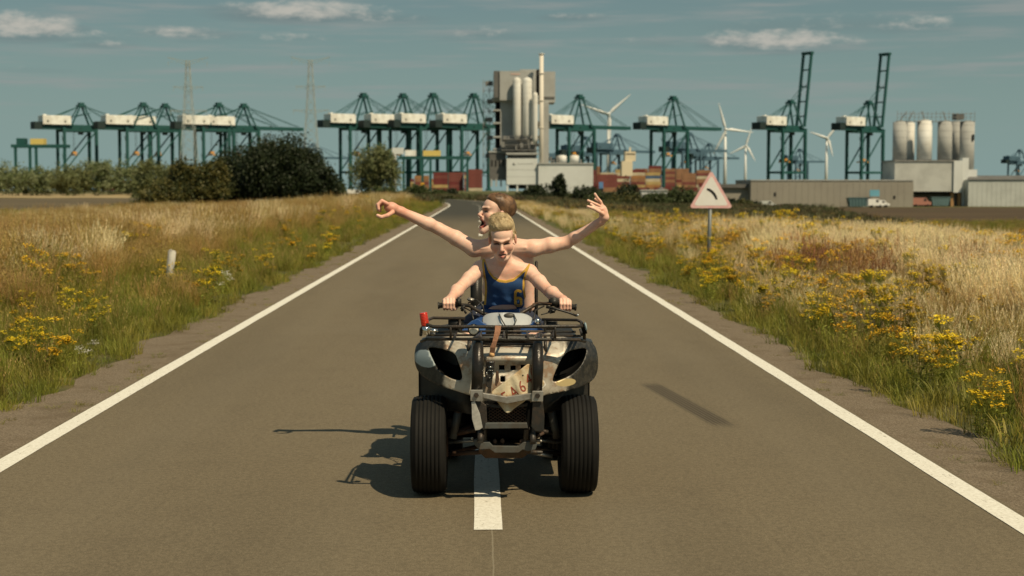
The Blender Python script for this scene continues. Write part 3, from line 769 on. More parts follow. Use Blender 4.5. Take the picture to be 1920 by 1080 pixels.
crane('low', 412, 1400, 'teal quay crane above the brown bush, fourth from the left')
crane('low', 459, 1415, 'teal quay crane just left of the tall dark tree, fifth from the left')
crane('mid', 683, 1400, 'teal quay crane directly above the round willow')
crane('mid', 757, 1405, 'teal quay crane above the white sign pole')
crane('mid', 813, 1398, 'teal quay crane above the yellow yard crane house')
crane('mid', 889, 1402, 'teal quay crane partly hidden by the left side of the industrial tower')
crane('mid', 1087, 1420, 'teal quay crane just right of the industrial tower above the white hall')
crane('mid', 1262, 1440, 'lone teal quay crane with lowered boom between turbine and warning sign')
crane('up', 1482, 1415, 'left one of the two teal cranes whose booms are raised high')
crane('up', 1628, 1425, 'right one of the two teal cranes whose booms are raised high')
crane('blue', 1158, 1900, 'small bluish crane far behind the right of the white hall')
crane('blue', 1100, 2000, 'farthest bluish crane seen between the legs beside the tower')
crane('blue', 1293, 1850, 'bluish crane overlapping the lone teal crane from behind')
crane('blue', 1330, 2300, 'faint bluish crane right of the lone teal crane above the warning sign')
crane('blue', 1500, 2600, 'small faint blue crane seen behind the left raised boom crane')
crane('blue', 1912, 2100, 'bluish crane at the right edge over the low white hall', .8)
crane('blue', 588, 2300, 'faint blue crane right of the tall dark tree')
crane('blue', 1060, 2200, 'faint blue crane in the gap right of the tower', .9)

def yard_crane(px, Y, z, wpx, label, left=C_white, right=C_orange, zt=29):
    s = Y / F_PX; Wd = wpx * s; rt = empty('yard_crane', (at(px, 330, Y).x, Y, z), label, 'crane', 'yard cranes over the container stacks')
    for x in (0, Wd * .28, Wd * .4, Wd * .95): MB().bar((x, 0, 0), (x, 0, zt), 1.8, 1.8).build('leg', C_teal, rt)
    b = MB(); b.bar((-3, 0, zt), (Wd, 0, zt), 2.4, 2.4); b.bar((-3, 8, zt), (Wd, 8, zt), 2.4, 2.4); b.build('girder', C_teal, rt)
    MB().cbox((Wd * .10, 4, zt + 3.6), (Wd * .16, 8, 4.6)).build('cabin', left, rt); MB().cbox((Wd * .42, 4, zt + 3.4), (Wd * .26, 8, 4.4)).build('trolley_house', right, rt)
C_yel = mat('house_yellow', (.62, .48, .14), .6)
yard_crane(757, 1180, 0, 125, 'low yard crane with a yellow trolley house over the red containers', C_white, C_yel, 26)
yard_crane(30, 1150, 0, 95, 'low yard crane with a yellow top at the far left', C_teal, C_yel, 34)

# ------------------------------------------------------------------ containers
CC = [mat('container_' + n_, c_, .6, var=.5, vscale=.4) for n_, c_ in (('red', (.20, .060, .048)), ('rust', (.30, .16, .085)), ('maroon', (.16, .03, .028)), ('yellow', (.46, .34, .14)), ('cream', (.55, .48, .34)), ('blue', (.06, .12, .22)), ('orange', (.36, .18, .07)))]
CN = ['red', 'rust brown', 'dark maroon', 'yellow', 'cream', 'blue', 'orange']
cb = MB(); cb.box((-6.1, -1.22, .12), (6.1, 1.22, 2.5))
for x in np.arange(-5.8, 5.9, .58): cb.box((x - .14, -1.27, .25), (x + .14, -1.215, 2.38))
for x in (-6.05, 6.05):
    for y in (-1.2, 1.2): cb.bar((x, y, 0), (x, y, 2.59), .16)
for z in (.06, 2.53): cb.bar((-6.1, -1.2, z), (6.1, -1.2, z), .12)
cm = {}
LV_ = ['on the ground in', 'second from the ground in', 'third from the ground in', 'fourth from the ground in', 'fifth from the ground in', 'sixth from the ground in', 'seventh from the ground in', 'eighth in', 'ninth in', 'tenth in', 'eleventh in', 'twelfth in', 'thirteenth in', 'topmost in']
LV_ += [LV_[-1]] * 6
ORD = ['first', 'second', 'third', 'fourth', 'fifth', 'sixth', 'seventh', 'eighth', 'ninth', 'tenth', 'eleventh', 'twelfth', 'thirteenth', 'fourteenth', 'fifteenth', 'sixteenth', 'seventeenth', 'eighteenth', 'nineteenth', 'twentieth']
def container(x, y, z, ci, where, short=False, lev=0, col_=0):
    if ci not in cm:
        o0 = cb.build('shipping_container', CC[ci]); me = o0.data; cm[ci] = me; o = o0
    else: o = mesh_obj('shipping_container', cm[ci])
    o.location = (x, y, z); o.rotation_euler.z = RNG.uniform(-.006, .006) + (math.pi / 2 if short else 0)
    tag(o, f'{CN[ci]} container, {LV_[lev]} {ORD[col_]} stack {where}', 'container', f'{CN[ci]} containers in the stacks {where}')
def stack(px0, px1, Y, ztop, w, where, shift=0, base=0):
    if Y > 900: Y *= 1.27; ztop *= 1.24
    x = at(px0, 330, Y).x; x1 = at(px1, 330, Y).x
    ns = 0
    while x < x1:
        short = RNG.rand() < .25; L = 2.9 if short else 12.6
        n_ = max(1, int(ztop / 2.6 + RNG.randint(-1, 2))); c0 = RNG.choice(len(w), p=w)
        for k in range(n_):
            container(x + L / 2, Y + RNG.uniform(-.1, .1), base + k * 2.6, RNG.choice(len(w), p=w) if RNG.rand() < .8 else c0, where, short, k, ns)
        x += L + .3; ns += 1
w1 = [.48, .22, .12, .08, .03, .0, .07]; w2 = [.20, .22, .14, .14, .14, .06, .10]
stack(770, 812, 1020, 12, [.1, .45, .1, .2, .05, 0, .1], 'right of the white sign pole'); stack(812, 905, 1000, 14, [.6, .12, .08, .1, .06, .02, .02], 'left of the industrial tower')
stack(1108, 1135, 900, 13, [.85, .05, .1, 0, 0, 0, 0], 'beside the white hall'); stack(1118, 1215, 1010, 16, w2, 'right of the white hall'); stack(1190, 1285, 1120, 17, [.32, .18, .25, .10, .08, .04, .03], 'under the lone teal crane')
stack(1278, 1330, 1040, 15, [.05, .6, .05, .1, .2, 0, 0], 'behind the warning sign'); stack(1130, 1330, 860, 4.5, [.2, .2, .1, .1, .2, .15, .05], 'of the low front row')
stack(190, 270, 1200, 12, [.75, .05, .2, 0, 0, 0, 0], 'behind the field bushes'); stack(1480, 1560, 1150, 7.5, [.1, .3, .4, .1, .1, 0, 0], 'behind the long building'); stack(1640, 1680, 1150, 8, [.5, .1, .1, 0, .2, .1, 0], 'left of the silo works')
stack(1370, 1410, 1050, 7, w2, 'right of the warning sign')

# ------------------------------------------------------------------ wind turbines
M_turb = mat('turbine_white', (.74, .77, .76), .5)
def turbine(px, py, Y, blades_, lab, L=52):
    h = at(px, py, Y); rt = empty('wind_turbine', (h.x, Y, 0), lab, 'wind turbine', 'wind turbines beyond the port')
    MB().tube([(0, 0, -2), (0, 0, h.z * .5), (0, 0, h.z - 1)], [3.0, 2.3, 1.5], 16).build('tower', M_turb, rt)
    MB().rbox((0, 1, h.z), (4, 11, 4), 1).build('nacelle', M_turb, rt)
    hb = MB().ball((0, -6, h.z), 2.2, 12).build('hub', M_turb, rt)
    for (bx, by) in blades_:
        a = math.atan2(-(by - py), bx - px); d = Vector((math.cos(a), 0, math.sin(a))); n_ = Vector((-d.z, 0, d.x)); b = MB(); c = Vector((0, -6.5, h.z)); LL = L
        pr = [(0, 1.1, 1.1), (.08, 1.2, 1.0), (.2, 2.3, .6), (.5, 1.5, .35), (.8, .9, .2), (1, .25, .08)]
        vs = []; fs = []
        for f, w_, t_ in pr:
            p = c + d * (LL * f)
            vs += [p - n_ * w_ * .7, p + Vector((0, t_, 0)), p + n_ * w_ * 1.3, p - Vector((0, t_, 0))]
        for i in range(len(pr) - 1):
            for j in range(4): fs.append((i * 4 + j, i * 4 + (j + 1) % 4, i * 4 + 4 + (j + 1) % 4, i * 4 + 4 + j))
        b.add(vs, fs, True).build('blade', M_turb, rt)
turbine(1141, 214, 2050, [(1180, 179), (1108, 203), (1143, 262)], 'white wind turbine rising behind the crane right of the tower', 40)
turbine(1360, 243, 2300, [(1347, 198), (1404, 248), (1340, 282)], 'largest white wind turbine, standing behind the warning sign', 42)
turbine(1398, 273, 2900, [(1407, 243), (1386, 279), (1414, 300)], 'smaller wind turbine just right of the largest one', 36)
turbine(1550, 259, 2500, [(1566, 240), (1530, 252), (1560, 292)], 'white wind turbine between the two raised booms', 32)

# ------------------------------------------------------------------ power pylons
M_pyl = mat('galvanised_steel', (.30, .34, .33), .6)
def pylon(px, ptop, Y, lab):
    s = at(px, ptop, Y); H = s.z; rt = empty('power_pylon', (s.x, Y, 0), lab, 'pylon', 'lattice power pylons behind the fields')
    b = MB(); wd = lambda z: 5.0 * (1 - z / H) ** 1.2 + 1.0
    zs = np.linspace(0, H, 15)
    for i in range(14):
        z0, z1 = zs[i], zs[i + 1]; a, c = wd(z0), wd(z1)
        for sx in (-1, 1):
            for sy in (-1, 1): b.bar((sx * a, sy * a, z0), (sx * c, sy * c, z1), .26)
        for sy in (-1, 1): b.bar((-a, sy * a, z0), (c, sy * c, z1), .15); b.bar((a, sy * a, z0), (-c, sy * c, z1), .15)
        for sx in (-1, 1): b.bar((sx * a, -a, z0), (sx * c, c, z1), .15)
        b.bar((-c, -c, z1), (c, -c, z1), .14)
    b.build('lattice_mast', M_pyl, rt)
    for zf, w_ in ((.99, 12), (.80, 9), (.62, 11)):
        z = H * zf; b = MB()
        for sx in (-1, 1):
            b.bar((0, 0, z), (sx * w_, 0, z + (2.5 if zf > .9 else 0)), .28); b.bar((0, 0, z - 2.2), (sx * w_, 0, z + (2.5 if zf > .9 else 0)), .2)
            for q in (.35, .6, .85): b.bar((sx * w_ * q, 0, z - 2.2 * (1 - q)), (sx * w_ * (q - .12), 0, z), .14)
            b.bar((sx * w_ * .95, 0, z), (sx * w_ * .95, 0, z - 2.6), .22)
        b.build('cross_arm', M_pyl, rt)
pylon(352, 113, 900, 'faint lattice pylon rising behind the brown bush')
pylon(582, 112, 920, 'faint lattice pylon rising right of the tall dark tree')

# ------------------------------------------------------------------ the industrial tower
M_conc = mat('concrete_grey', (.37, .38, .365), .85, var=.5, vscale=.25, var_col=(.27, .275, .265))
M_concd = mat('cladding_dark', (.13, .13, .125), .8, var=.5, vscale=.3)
M_clad = mat('cladding_white', (.60, .63, .62), .7, var=.4, vscale=.12, var_col=(.46, .48, .46))
M_silo = mat('silo_white', (.66, .67, .64), .6, var=.6, vscale=.2, var_col=(.55, .53, .47))
M_chim = mat('chimney_cream', (.66, .62, .54), .6)
M_black = mat('dark_opening', (.012, .013, .013), .8)
M_steel = mat('plant_steel', (.22, .22, .21), .6, var=.5, vscale=.5)
def frame(px, py, Y): p = at(px, py, Y); return p.x, p.z
def wbox(px0, px1, py0, py1, Y, dep, nm, m, par, dz=0, n=None):
    x0, z1 = frame(px0, py0, Y); x1, z0 = frame(px1, py1, Y); b = MB(); b.box((x0, Y, z0), (x1, Y + dep, z1)); return b.build(nm, m, par, world=True)
Y0 = 450
tw = wthing('silo_tower', (at(970, 350, Y0).x, Y0, 0), 'tall grey industrial tower with white silos, a chimney and a jutting top', 'tower')
wbox(938, 1006, 188, 287, Y0 + 5, 12, 'shaft', M_conc, tw)
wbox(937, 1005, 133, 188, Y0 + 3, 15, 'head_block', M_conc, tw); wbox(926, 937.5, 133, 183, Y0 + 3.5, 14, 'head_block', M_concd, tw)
wbox(975, 1006, 130, 133, Y0 + 6, 8, 'roof_housing', M_conc, tw)
wbox(1005, 1012, 130, 176, Y0 + 7, 8, 'recess', M_black, tw); wbox(1012, 1041, 134, 192, Y0 + 6, 12, 'head_block', M_concd if False else M_conc, tw); wbox(1013, 1040, 181, 185, Y0 + 5.8, .2, 'band', M_concd, tw)
wbox(1017, 1029, 192, 306, Y0 + 5, 8, 'stair_shaft', M_conc, tw); wbox(922, 938, 183, 190, Y0 + 5, 10, 'floor_slab', M_conc, tw)
wbox(929, 938, 190, 287, Y0 + 9, 7, 'open_floors', M_black, tw)
for y in (183, 205, 229, 255, 278): wbox(925, 939, y, y + 3, Y0 + 4, 10, 'floor_slab', M_conc, tw)
for px, w, y0, y1 in ((969.5, 7.6, 150, 252), (989, 8.9, 150, 252), (1003.5, 5.2, 178, 260)):
    Y0 = 450 if px < 1000 else 447.6
    x, z1 = frame(px, y0, Y0); z0 = frame(px, y1, Y0)[1]; r_ = w * Y0 / F_PX
    b = MB(); b.tube([(x, Y0 + 1.2, z0 - 1.6), (x, Y0 + 1.2, z0), (x, Y0 + 1.2, z1), (x, Y0 + 1.2, z1 + .5), (x, Y0 + 1.2, z1 + .9)], [r_ * .35, r_, r_, r_ * .8, r_ * .2], 24)
    for z in np.arange(z0 + 1, z1, 1.6): b.tube([(x, Y0 + 1.2, z), (x, Y0 + 1.2, z + .08)], r_ * 1.012, 24, cap=False)
    b.build('silo', M_silo, tw, world=True)
Y0 = 450; x, zt = frame(1015, 101, Y0); b = MB(); b.tube([(x, Y0 - 1, 1), (x, Y0 - 1, zt)], [.74, .60], 20); 
for z in (zt - .3, zt - 6, zt - 14, zt - 22): b.tube([(x, Y0 - 1, z), (x, Y0 - 1, z + .3)], .82, 20)
b.build('chimney', M_chim, tw, world=True)
wbox(958, 975, 138, 140, Y0 + 2.9, .1, 'lamp_strip', mat('sign_pink', (.6, .4, .34), .6), tw)
# pipes, hoppers and platforms under the silos
rs3 = np.random.RandomState(4); b = MB()
for i in range(26):
    x, z = frame(rs3.uniform(942, 1012), rs3.uniform(257, 283), Y0); b.cbox((x, Y0 + rs3.uniform(-.5, 3), z), (rs3.uniform(.3, 1.3), rs3.uniform(.4, 1.4), rs3.uniform(.4, 2.2)))
for y in (262, 272, 282):
    x0, z = frame(940, y, Y0); x1 = frame(1012, y, Y0)[0]; b.box((x0, Y0 - .6, z), (x1, Y0 + 4, z + .18))
    for x in np.arange(x0, x1, .8): b.bar((x, Y0 - .6, z), (x, Y0 - .6, z + 1.1), .06)
    b.bar((x0, Y0 - .6, z + 1.1), (x1, Y0 - .6, z + 1.1), .08)
b.build('platforms_and_pipes', M_steel, tw, world=True)
b = MB()
for i in range(9):
    x0, z0 = frame(906, 150 + i * 20, Y0 + 8); x1, z1 = frame(918, 170 + i * 20, Y0 + 8)
    for xx in (x0, x1): b.bar((xx, Y0 + 8, z1), (xx, Y0 + 8, z0), .16)
    b.bar((x0, Y0 + 8, z0), (x1, Y0 + 8, z1), .12); b.bar((x0, Y0 + 8, z1), (x1, Y0 + 8, z0), .10); b.bar((x0, Y0 + 8, z1), (x1, Y0 + 8, z1), .14)
    xe = frame(930, 150, Y0 + 8)[0]; b.bar((x1, Y0 + 8, z1), (xe, Y0 + 8, z1), .16)
    b.bar((x1, Y0 + 8, z1), (xe, Y0 + 8, z0), .1)
b.build('external_stair', M_steel, tw, world=True)
for i in range(5):
    wbox(910 + 3 * (i % 2), 924, 152 + i * 34, 160 + i * 34, Y0 + 8.5, 2, 'duct', M_steel, tw)
lh = wthing('dark_annex', (at(934, 350, Y0).x, Y0, 0), 'dark grey annex at the left foot of the industrial tower', 'building')
wbox(918, 949, 285, 338, Y0 + 1.2, 12, 'wall', M_concd, lh); wbox(916, 950, 283, 286, Y0 + .9, 12.6, 'roof', M_conc, lh)
for k in range(4): wbox(921 + k * 7, 924 + k * 7, 300, 312, Y0 + 1.1, .15, 'window', M_black, lh)
for k in range(3): wbox(920 + k * 9, 923 + k * 9, 336, 350, Y0 + 1, .6, 'column', M_conc, lh)
wl = wthing('logo_hall', (at(979, 350, Y0).x, Y0, 0), 'white clad hall with a small grey logo at the foot of the tower', 'building')
wbox(950, 1008, 297, 346, Y0 - 2, 14, 'wall', M_clad, wl); wbox(952, 1006, 290, 297, Y0 - 1, 12, 'dark_band', M_concd, wl); wbox(949, 1009, 286, 290, Y0 - 2.3, 14.6, 'roof', M_conc, wl)
wbox(955, 1003, 346, 354, Y0 - 1, 8, 'loading_opening', M_black, wl)
for k in range(4): wbox(950 + k * 18.5, 953 + k * 18.5, 346, 360, Y0 - 1.8, .6, 'column', M_clad, wl)
for z in (318, 331): wbox(950.2, 1007.8, z, z + .5, Y0 - 2.03, .03, 'panel_joint', M_conc, wl)
# the logo: a small dark mark and a row of faint letters, too far off to be read
b = MB(); x, z = frame(964, 307, Y0 - 2.1); b.lathe([(0, .05), (0, .42), (.05, .42), (.05, .05)], 12, Matrix.Translation((x, Y0 - 2.1, z)) @ Matrix.Rotation(R(90), 4, 'Z'))
for k in range(9):
    x, z = frame(970 + k * 3.4, 307, Y0 - 2.1); b.box((x, Y0 - 2.06, z - .14), (x + .30, Y0 - 2.01, z + .14))
b.build('logo', M_conc, wl, world=True)
wh = wthing('white_hall', (at(1060, 350, Y0).x, Y0, 0), 'long low white hall right of the chimney with small tanks on its roof', 'building')
wbox(1009.5, 1112, 308, 362, Y0 - 3, 22, 'wall', M_clad, wh); wbox(1008.8, 1113, 305.5, 308, Y0 - 3.3, 22.6, 'parapet', M_conc, wh)
for k in range(16): wbox(1015 + k * 6.2, 1015.3 + k * 6.2, 309, 361, Y0 - 3.04, .04, 'panel_joint', M_clad, wh)
wbox(1066, 1080, 343, 362, Y0 - 3.1, .1, 'door', M_clad, wh)
for px in (1054, 1077):
    x, z0 = frame(px, 305.5, Y0 + 4); b = MB(); b.tube([(x, Y0 + 4, z0), (x, Y0 + 4, z0 + 2.1), (x, Y0 + 4, z0 + 2.35)], [1.35, 1.35, .5], 20); b.build('roof_tank', M_silo, wh, world=True)
for k, (a, c_) in enumerate(((1032, 294), (1037, 299), (1043, 292), (1088, 299))): wbox(a, a + 2.5, c_, 305.5, Y0 + 3, .5, 'vent_pipe', M_steel, wh)

# ------------------------------------------------------------------ silo works on the right
sw = wthing('silo_works', (at(1750, 380, Y0).x, Y0, -3), 'block of grey cement silos on a pale box building at the right', 'silo building')
zb = frame(1700, 303, Y0)[1]
for px, w, Yd, m_, t_ in ((1692, 13, 0, M_conc, 228), (1711, 9, 7, M_silo, 230), (1738.5, 14, 0, M_silo, 226), (1777, 13.5, 0, M_conc, 228), (1799, 10, 7, M_conc, 228), (1819, 13.5, 0, M_conc, 228)):
    x, z1 = frame(px, t_, Y0 + Yd); r_ = w * Y0 / F_PX; bz = zb if px < 1810 else frame(px, 330, Y0)[1]
    b = MB(); b.tube([(x, Y0 + Yd + 2.5, bz - .4), (x, Y0 + Yd + 2.5, z1)], r_, 28); b.tube([(x, Y0 + Yd + 2.5, z1), (x, Y0 + Yd + 2.5, z1 + .35)], r_ * .6, 20)
    for z in np.arange(bz + 1.2, z1, 2.0): b.tube([(x, Y0 + Yd + 2.5, z), (x, Y0 + Yd + 2.5, z + .07)], r_ * 1.01, 28, cap=False)
    b.build('silo', m_, sw, world=True)
b = MB(); x0, z0 = frame(1684, 226, Y0); x1, z1 = frame(1830, 213, Y0)
for k in range(19):
    x = x0 + (x1 - x0) * k / 18; b.bar((x, Y0 + 1, z0 - .3), (x, Y0 + 1, z1 + (.5 if k % 3 else .9)), .1)
b.bar((x0, Y0 + 1, z1), (x1, Y0 + 1, z1), .12); b.bar((x0, Y0 + 1, (z0 + z1) / 2), (x1, Y0 + 1, (z0 + z1) / 2), .1); b.box((x0, Y0 + .8, z0 - .3), (x1, Y0 + 2.2, z0 - .15))
for a, c_ in ((1690, 1703), (1738, 1730), (1705, 1716), (1777, 1770)):
    p, q = frame(a, 226, Y0), frame(c_, 208, Y0); b.bar((p[0], Y0 + 1.5, p[1]), (q[0], Y0 + 1.5, q[1]), .22)
b.build('roof_walkway', M_steel, sw, world=True)
wbox(1793, 1808, 213, 224, Y0 + 1, 4, 'filter_house', M_concd, sw); wbox(1823, 1827, 252, 263, Y0 + .2, .4, 'hatch', M_black, sw)
wbox(1678, 1789, 303, 359, Y0 - 2, 14, 'wall', M_conc if False else mat('cladding_pale', (.46, .475, .45), .75, var=.4, vscale=.2), sw); wbox(1789, 1803.5, 301, 361, Y0 - 2.6, 15, 'corner_tower', M_clad, sw); wbox(1677, 1790, 300, 303, Y0 - 2.3, 14.6, 'parapet', M_steel, sw)
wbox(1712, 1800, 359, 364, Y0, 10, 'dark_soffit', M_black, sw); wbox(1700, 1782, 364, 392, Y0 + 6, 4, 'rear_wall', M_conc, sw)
for px in (1783, 1796): wbox(px, px + 5, 360, 392, Y0 - 1.5, 1, 'column', mat('column_rust', (.34, .20, .09), .8), sw)
wbox(1805, 1815, 296, 388, Y0 - 1, 3, 'lift_shaft', M_clad, sw); wbox(1816, 1832, 318, 333, Y0, 4, 'filter_box', M_clad, sw); wbox(1704, 1716, 366, 392, Y0 + 2, 2, 'kiosk', M_steel, sw)
lb = wthing('long_building', (at(1560, 385, 430).x, 430, -3), 'long low brown grey windowless building behind the brown field', 'building')
M_tan = mat('precast_tan', (.265, .25, .21), .85, var=.5, vscale=.12, var_col=(.21, .195, .165))
wbox(1408, 1712, 339, 391, 430, 26, 'wall', M_tan, lb); wbox(1407.5, 1712.5, 336.8, 339, 429.8, 26.4, 'parapet', M_conc, lb); wbox(1345, 1408, 352, 380, 434, 12, 'side_wing', M_tan, lb)
wbox(1345, 1409, 345, 352, 433, 13, 'wing_roof', M_concd, lb)
for k in range(24): wbox(1420 + k * 12, 1420.4 + k * 12, 340, 390, 429.95, .05, 'panel_joint', M_tan, lb)
wbox(1451, 1455, 361, 368, 429.9, .1, 'window', M_black, lb); wbox(1675, 1679, 367, 373, 429.9, .1, 'window', M_black, lb)
rh = wthing('low_white_hall', (at(1870, 385, 445).x, 445, -3), 'low pale hall with a dark roof at the right edge', 'building')
M_hall = mat('hall_pale', (.44, .47, .45), .75, var=.4, vscale=.15)
wbox(1816, 1990, 337, 388, 445, 24, 'wall', M_hall, rh)
b = MB(); x0, z0 = frame(1814, 337, 444.6); x1 = frame(1992, 337, 444.6)[0]; zt = frame(1850, 329, 445)[1]
b.prism([(x0, 444.6, z0), (x1, 444.6, z0), (x1, 452, zt), (x0 + 3, 452, zt)], (0, .3, .05)); b.prism([(x0 + 3, 452.3, zt), (x1, 452.3, zt), (x1, 469, z0), (x0, 469, z0)], (0, .3, .05)); b.build('roof', M_concd, rh, world=True)
for k in range(14): wbox(1824 + k * 9, 1824.3 + k * 9, 338, 387, 444.95, .05, 'panel_joint', M_hall, rh)

# ------------------------------------------------------------------ smaller things before the port
gp = MB(); x, z = frame(1242, 362, 440); g0 = z
vs = []; fs = []; rs4 = np.random.RandomState(2)
for i in range(7):
    for j in range(24):
        a = 2 * math.pi * j / 24; r_ = 7.4 * (1 - i / 6) ** .9; vs.append((r_ * math.cos(a) * (1 + rs4.uniform(-.06, .06)), r_ * math.sin(a), -.5 + 6.4 * (i / 6) + rs4.uniform(-.12, .12)))
for i in range(6):
    for j in range(24): fs.append((i * 24 + j, i * 24 + (j + 1) % 24, (i + 1) * 24 + (j + 1) % 24, (i + 1) * 24 + j))
gp.add(vs, fs, True); o = gp.build('gravel_heap', mat('gravel_grey', (.13, .125, .125), .95, bump=.8, bscale=2)); o.location = (at(1240, 360, 450).x, 450, float(hgt(50, 440))); tag(o, 'dark grey pyramid heap of gravel left of the warning sign', 'heap')
sd = wthing('pale_shed', (at(1228, 372, 425).x, 425, -3), 'small pale shed before the gravel heap', 'shed')
wbox(1202, 1252, 358, 374, 425, 5, 'wall', M_clad, sd); wbox(1201, 1253, 355.5, 358, 424.7, 5.6, 'roof', M_conc, sd)
for k in range(4): wbox(1207 + k * 11, 1212 + k * 11, 363, 374, 424.9, .1, 'door', M_conc, sd)
cs = wthing('cream_block', (at(1178, 310, 1250).x, 1250, 0), 'stepped cream ship bridge rising from the containers', 'ship bridge')
M_cream = mat('ship_cream', (.66, .58, .42), .6)
wbox(1172, 1192, 284, 302, 1250, 12, 'upper_deckhouse', M_cream, cs); wbox(1166, 1186, 302, 330, 1249, 14, 'lower_deckhouse', M_cream, cs); wbox(1173, 1191, 288, 290, 1249.9, .2, 'window_band', M_black, cs); wbox(1180, 1183, 276, 284, 1252, 2, 'mast', M_cream, cs)
sp = wthing('sign_pole', (at(740, 357, 400).x, 400, -.9), 'white rectangular board on a tall grey pole right of the willow', 'sign')
x, z = frame(740.5, 289, 400); MB().tube([(x, 400, -1), (x, 400, z)], .34, 12).build('pole', M_steel if False else mat('pole_grey', (.50, .50, .47), .6), sp, world=True)
wbox(735, 757, 277, 289, 399.6, .35, 'board', M_clad, sp)
for (px, py, Y, c_, lb_, nm, w_, h_) in ((792, 347, 345, (.70, .36, .03), 'orange traffic marker among the low shrubs at the far bend', 'traffic_marker', 7, 9), (1057, 363, 330, (.75, .33, .05), 'orange marker beside the narrow conifer', 'traffic_marker', 9, 7), (1127, 348, 400, (.10, .22, .42), 'blue board right of the white hall', 'blue_board', 8, 14), (1640, 362, 425, (.12, .32, .42), 'blue green board standing before the long building', 'site_board', 18, 12)):
    t_ = wthing(nm, (at(px, py, Y).x, Y, float(hgt(at(px, py, Y).x, Y))), lb_, 'sign')
    wbox(px - w_ / 2, px + w_ / 2, py - h_ / 2, py + h_ / 2, Y, .25, 'board', mat(nm + '_col_%d' % px, c_, .6), t_)
    x, z = frame(px, py, Y)
    for sx in (-.35, .35): MB().bar((x + sx * w_ * Y / F_PX, Y + .4, z), (x + sx * w_ * Y / F_PX, Y + .4, t_.location.z - .2), .12).build('post', M_steel, t_, world=True)
# vehicles and skips in the yard
def van(px, py, Y, L, H, col, label, cat='van', rz=0):
    x = at(px, py, Y).x; z = float(hgt(x, Y)); rt = empty('parked_van', (x, Y, z), label, cat); bm_ = mat('van_paint_%d' % px, col, .4)
    b = MB(); prof = [(-L / 2, .5), (L / 2, .5), (L / 2, H * .5), (L / 2 - .9, H * .62), (L / 2 - 1.5, H), (-L / 2, H)]
    b.prism([(p[0], -1, p[1]) for p in prof], (0, 2, 0)); b.build('body', bm_, rt)
    MB().box((L / 2 - 2.2, -1.02, H * .6), (L / 2 - 1.5, 1.02, H * .9)).build('window', M_black, rt)
    for wx in (-L / 2 + 1, L / 2 - 1):
        for sy in (-.95, .95): MB().lathe([(-.12, .02), (-.12, .36), (.12, .36), (.12, .02)], 14, Matrix.Translation((wx, sy, .36)) @ Matrix.Rotation(R(90), 4, 'Z')).build('wheel', M_black, rt)
van(1641, 380, 420, 4.4, 2.4, (.75, .75, .72), 'white van parked under the blue green board'); van(1653, 381, 424, 4.2, 2.0, (.72, .72, .7), 'white car parked right of the white van', 'car')
van(1727, 383, 440, 5.5, 2.6, (.36, .17, .13), 'red and white truck under the silo works', 'truck'); van(1440, 379, 424, 4.4, 1.8, (.5, .52, .5), 'pale car before the left part of the long building', 'car')
van(785 - 118, 349, 420, 4.6, 2.0, (.7, .7, .66), 'white van in the gap between dark trees and willow'); van(800 - 90, 350, 390, 4.0, 1.7, (.75, .7, .66), 'small pale car below the willow', 'car')
def skip(px, py, Y, L, col, label):
    x = at(px, py, Y).x; z = float(hgt(x, Y)); rt = empty('waste_skip', (x, Y, z), label, 'skip'); m_ = mat('skip_%d' % px, col, .6)
    b = MB(); b.prism([(-L / 2, 0, .2), (L / 2, 0, .2), (L / 2 + .6, 0, 2.7), (-L / 2 - .6, 0, 2.7)], (0, 2.4, 0)); b.build('body', m_, rt)
    b = MB()
    for k in np.linspace(-L / 2, L / 2, 7): b.bar((k, -.08, .3), (k * 1.06, -.08, 2.6), .14)
    b.bar((-L / 2 - .6, -.05, 2.7), (L / 2 + .6, -.05, 2.7), .2); b.build('rib', m_, rt)
skip(1611, 379, 426, 5.2, (.07, .13, .14), 'dark teal skip before the long building'); skip(1764, 383, 444, 4.6, (.10, .17, .18), 'grey teal skip under the silo works')
# ------------------------------------------------------------------ warning sign and marker stone
Ys = 33.7
ws = wthing('warning_sign', (at(1328, 503, Ys).x, Ys, -.05), 'white triangular warning sign with faded red border and black bend symbol', 'road sign')
p0 = at(1328, 512, Ys); p1 = at(1333, 372, Ys)
M_pole = mat('galvanised_pole', (.15, .17, .17), .5, metal=.3, var=.4, vscale=6)
MB().tube([(p0.x, Ys + .06, -.3), (p1.x, Ys + .06, p1.z)], .042, 14).build('pole', M_pole, ws, world=True)
def rtri(cx, cz, half, rc):
    """corners of an equilateral triangle with rounded tips, half = half side"""
    h = half * math.sqrt(3); P = [(-half, -h / 3), (half, -h / 3), (0, 2 * h / 3)]; out = []
    k = rc * 2
    for i, (x, z) in enumerate(P):
        L = math.hypot(x, z); ccx, ccz = x * (1 - k / L), z * (1 - k / L); a0 = math.atan2(z, x)
        for j in range(-4, 5):
            a = a0 + j * R(60) / 4; out.append((cx + ccx + rc * math.cos(a), cz + ccz + rc * math.sin(a)))
    return out
a_, b_, c_ = at(1293.5, 389.5, Ys), at(1373, 389.5, Ys), at(1333, 321, Ys)
hs = (b_.x - a_.x) / 2; cx = (a_.x + b_.x) / 2; cz = a_.z + hs * math.sqrt(3) / 3; hs *= 1.03
M_signw = mat('sign_white', (.74, .74, .72), .45, var=.4, vscale=4, var_col=(.66, .64, .58)); M_signr = mat('sign_faded_red', (.70, .40, .40), .5, var=.6, vscale=5, var_col=(.74, .55, .53))
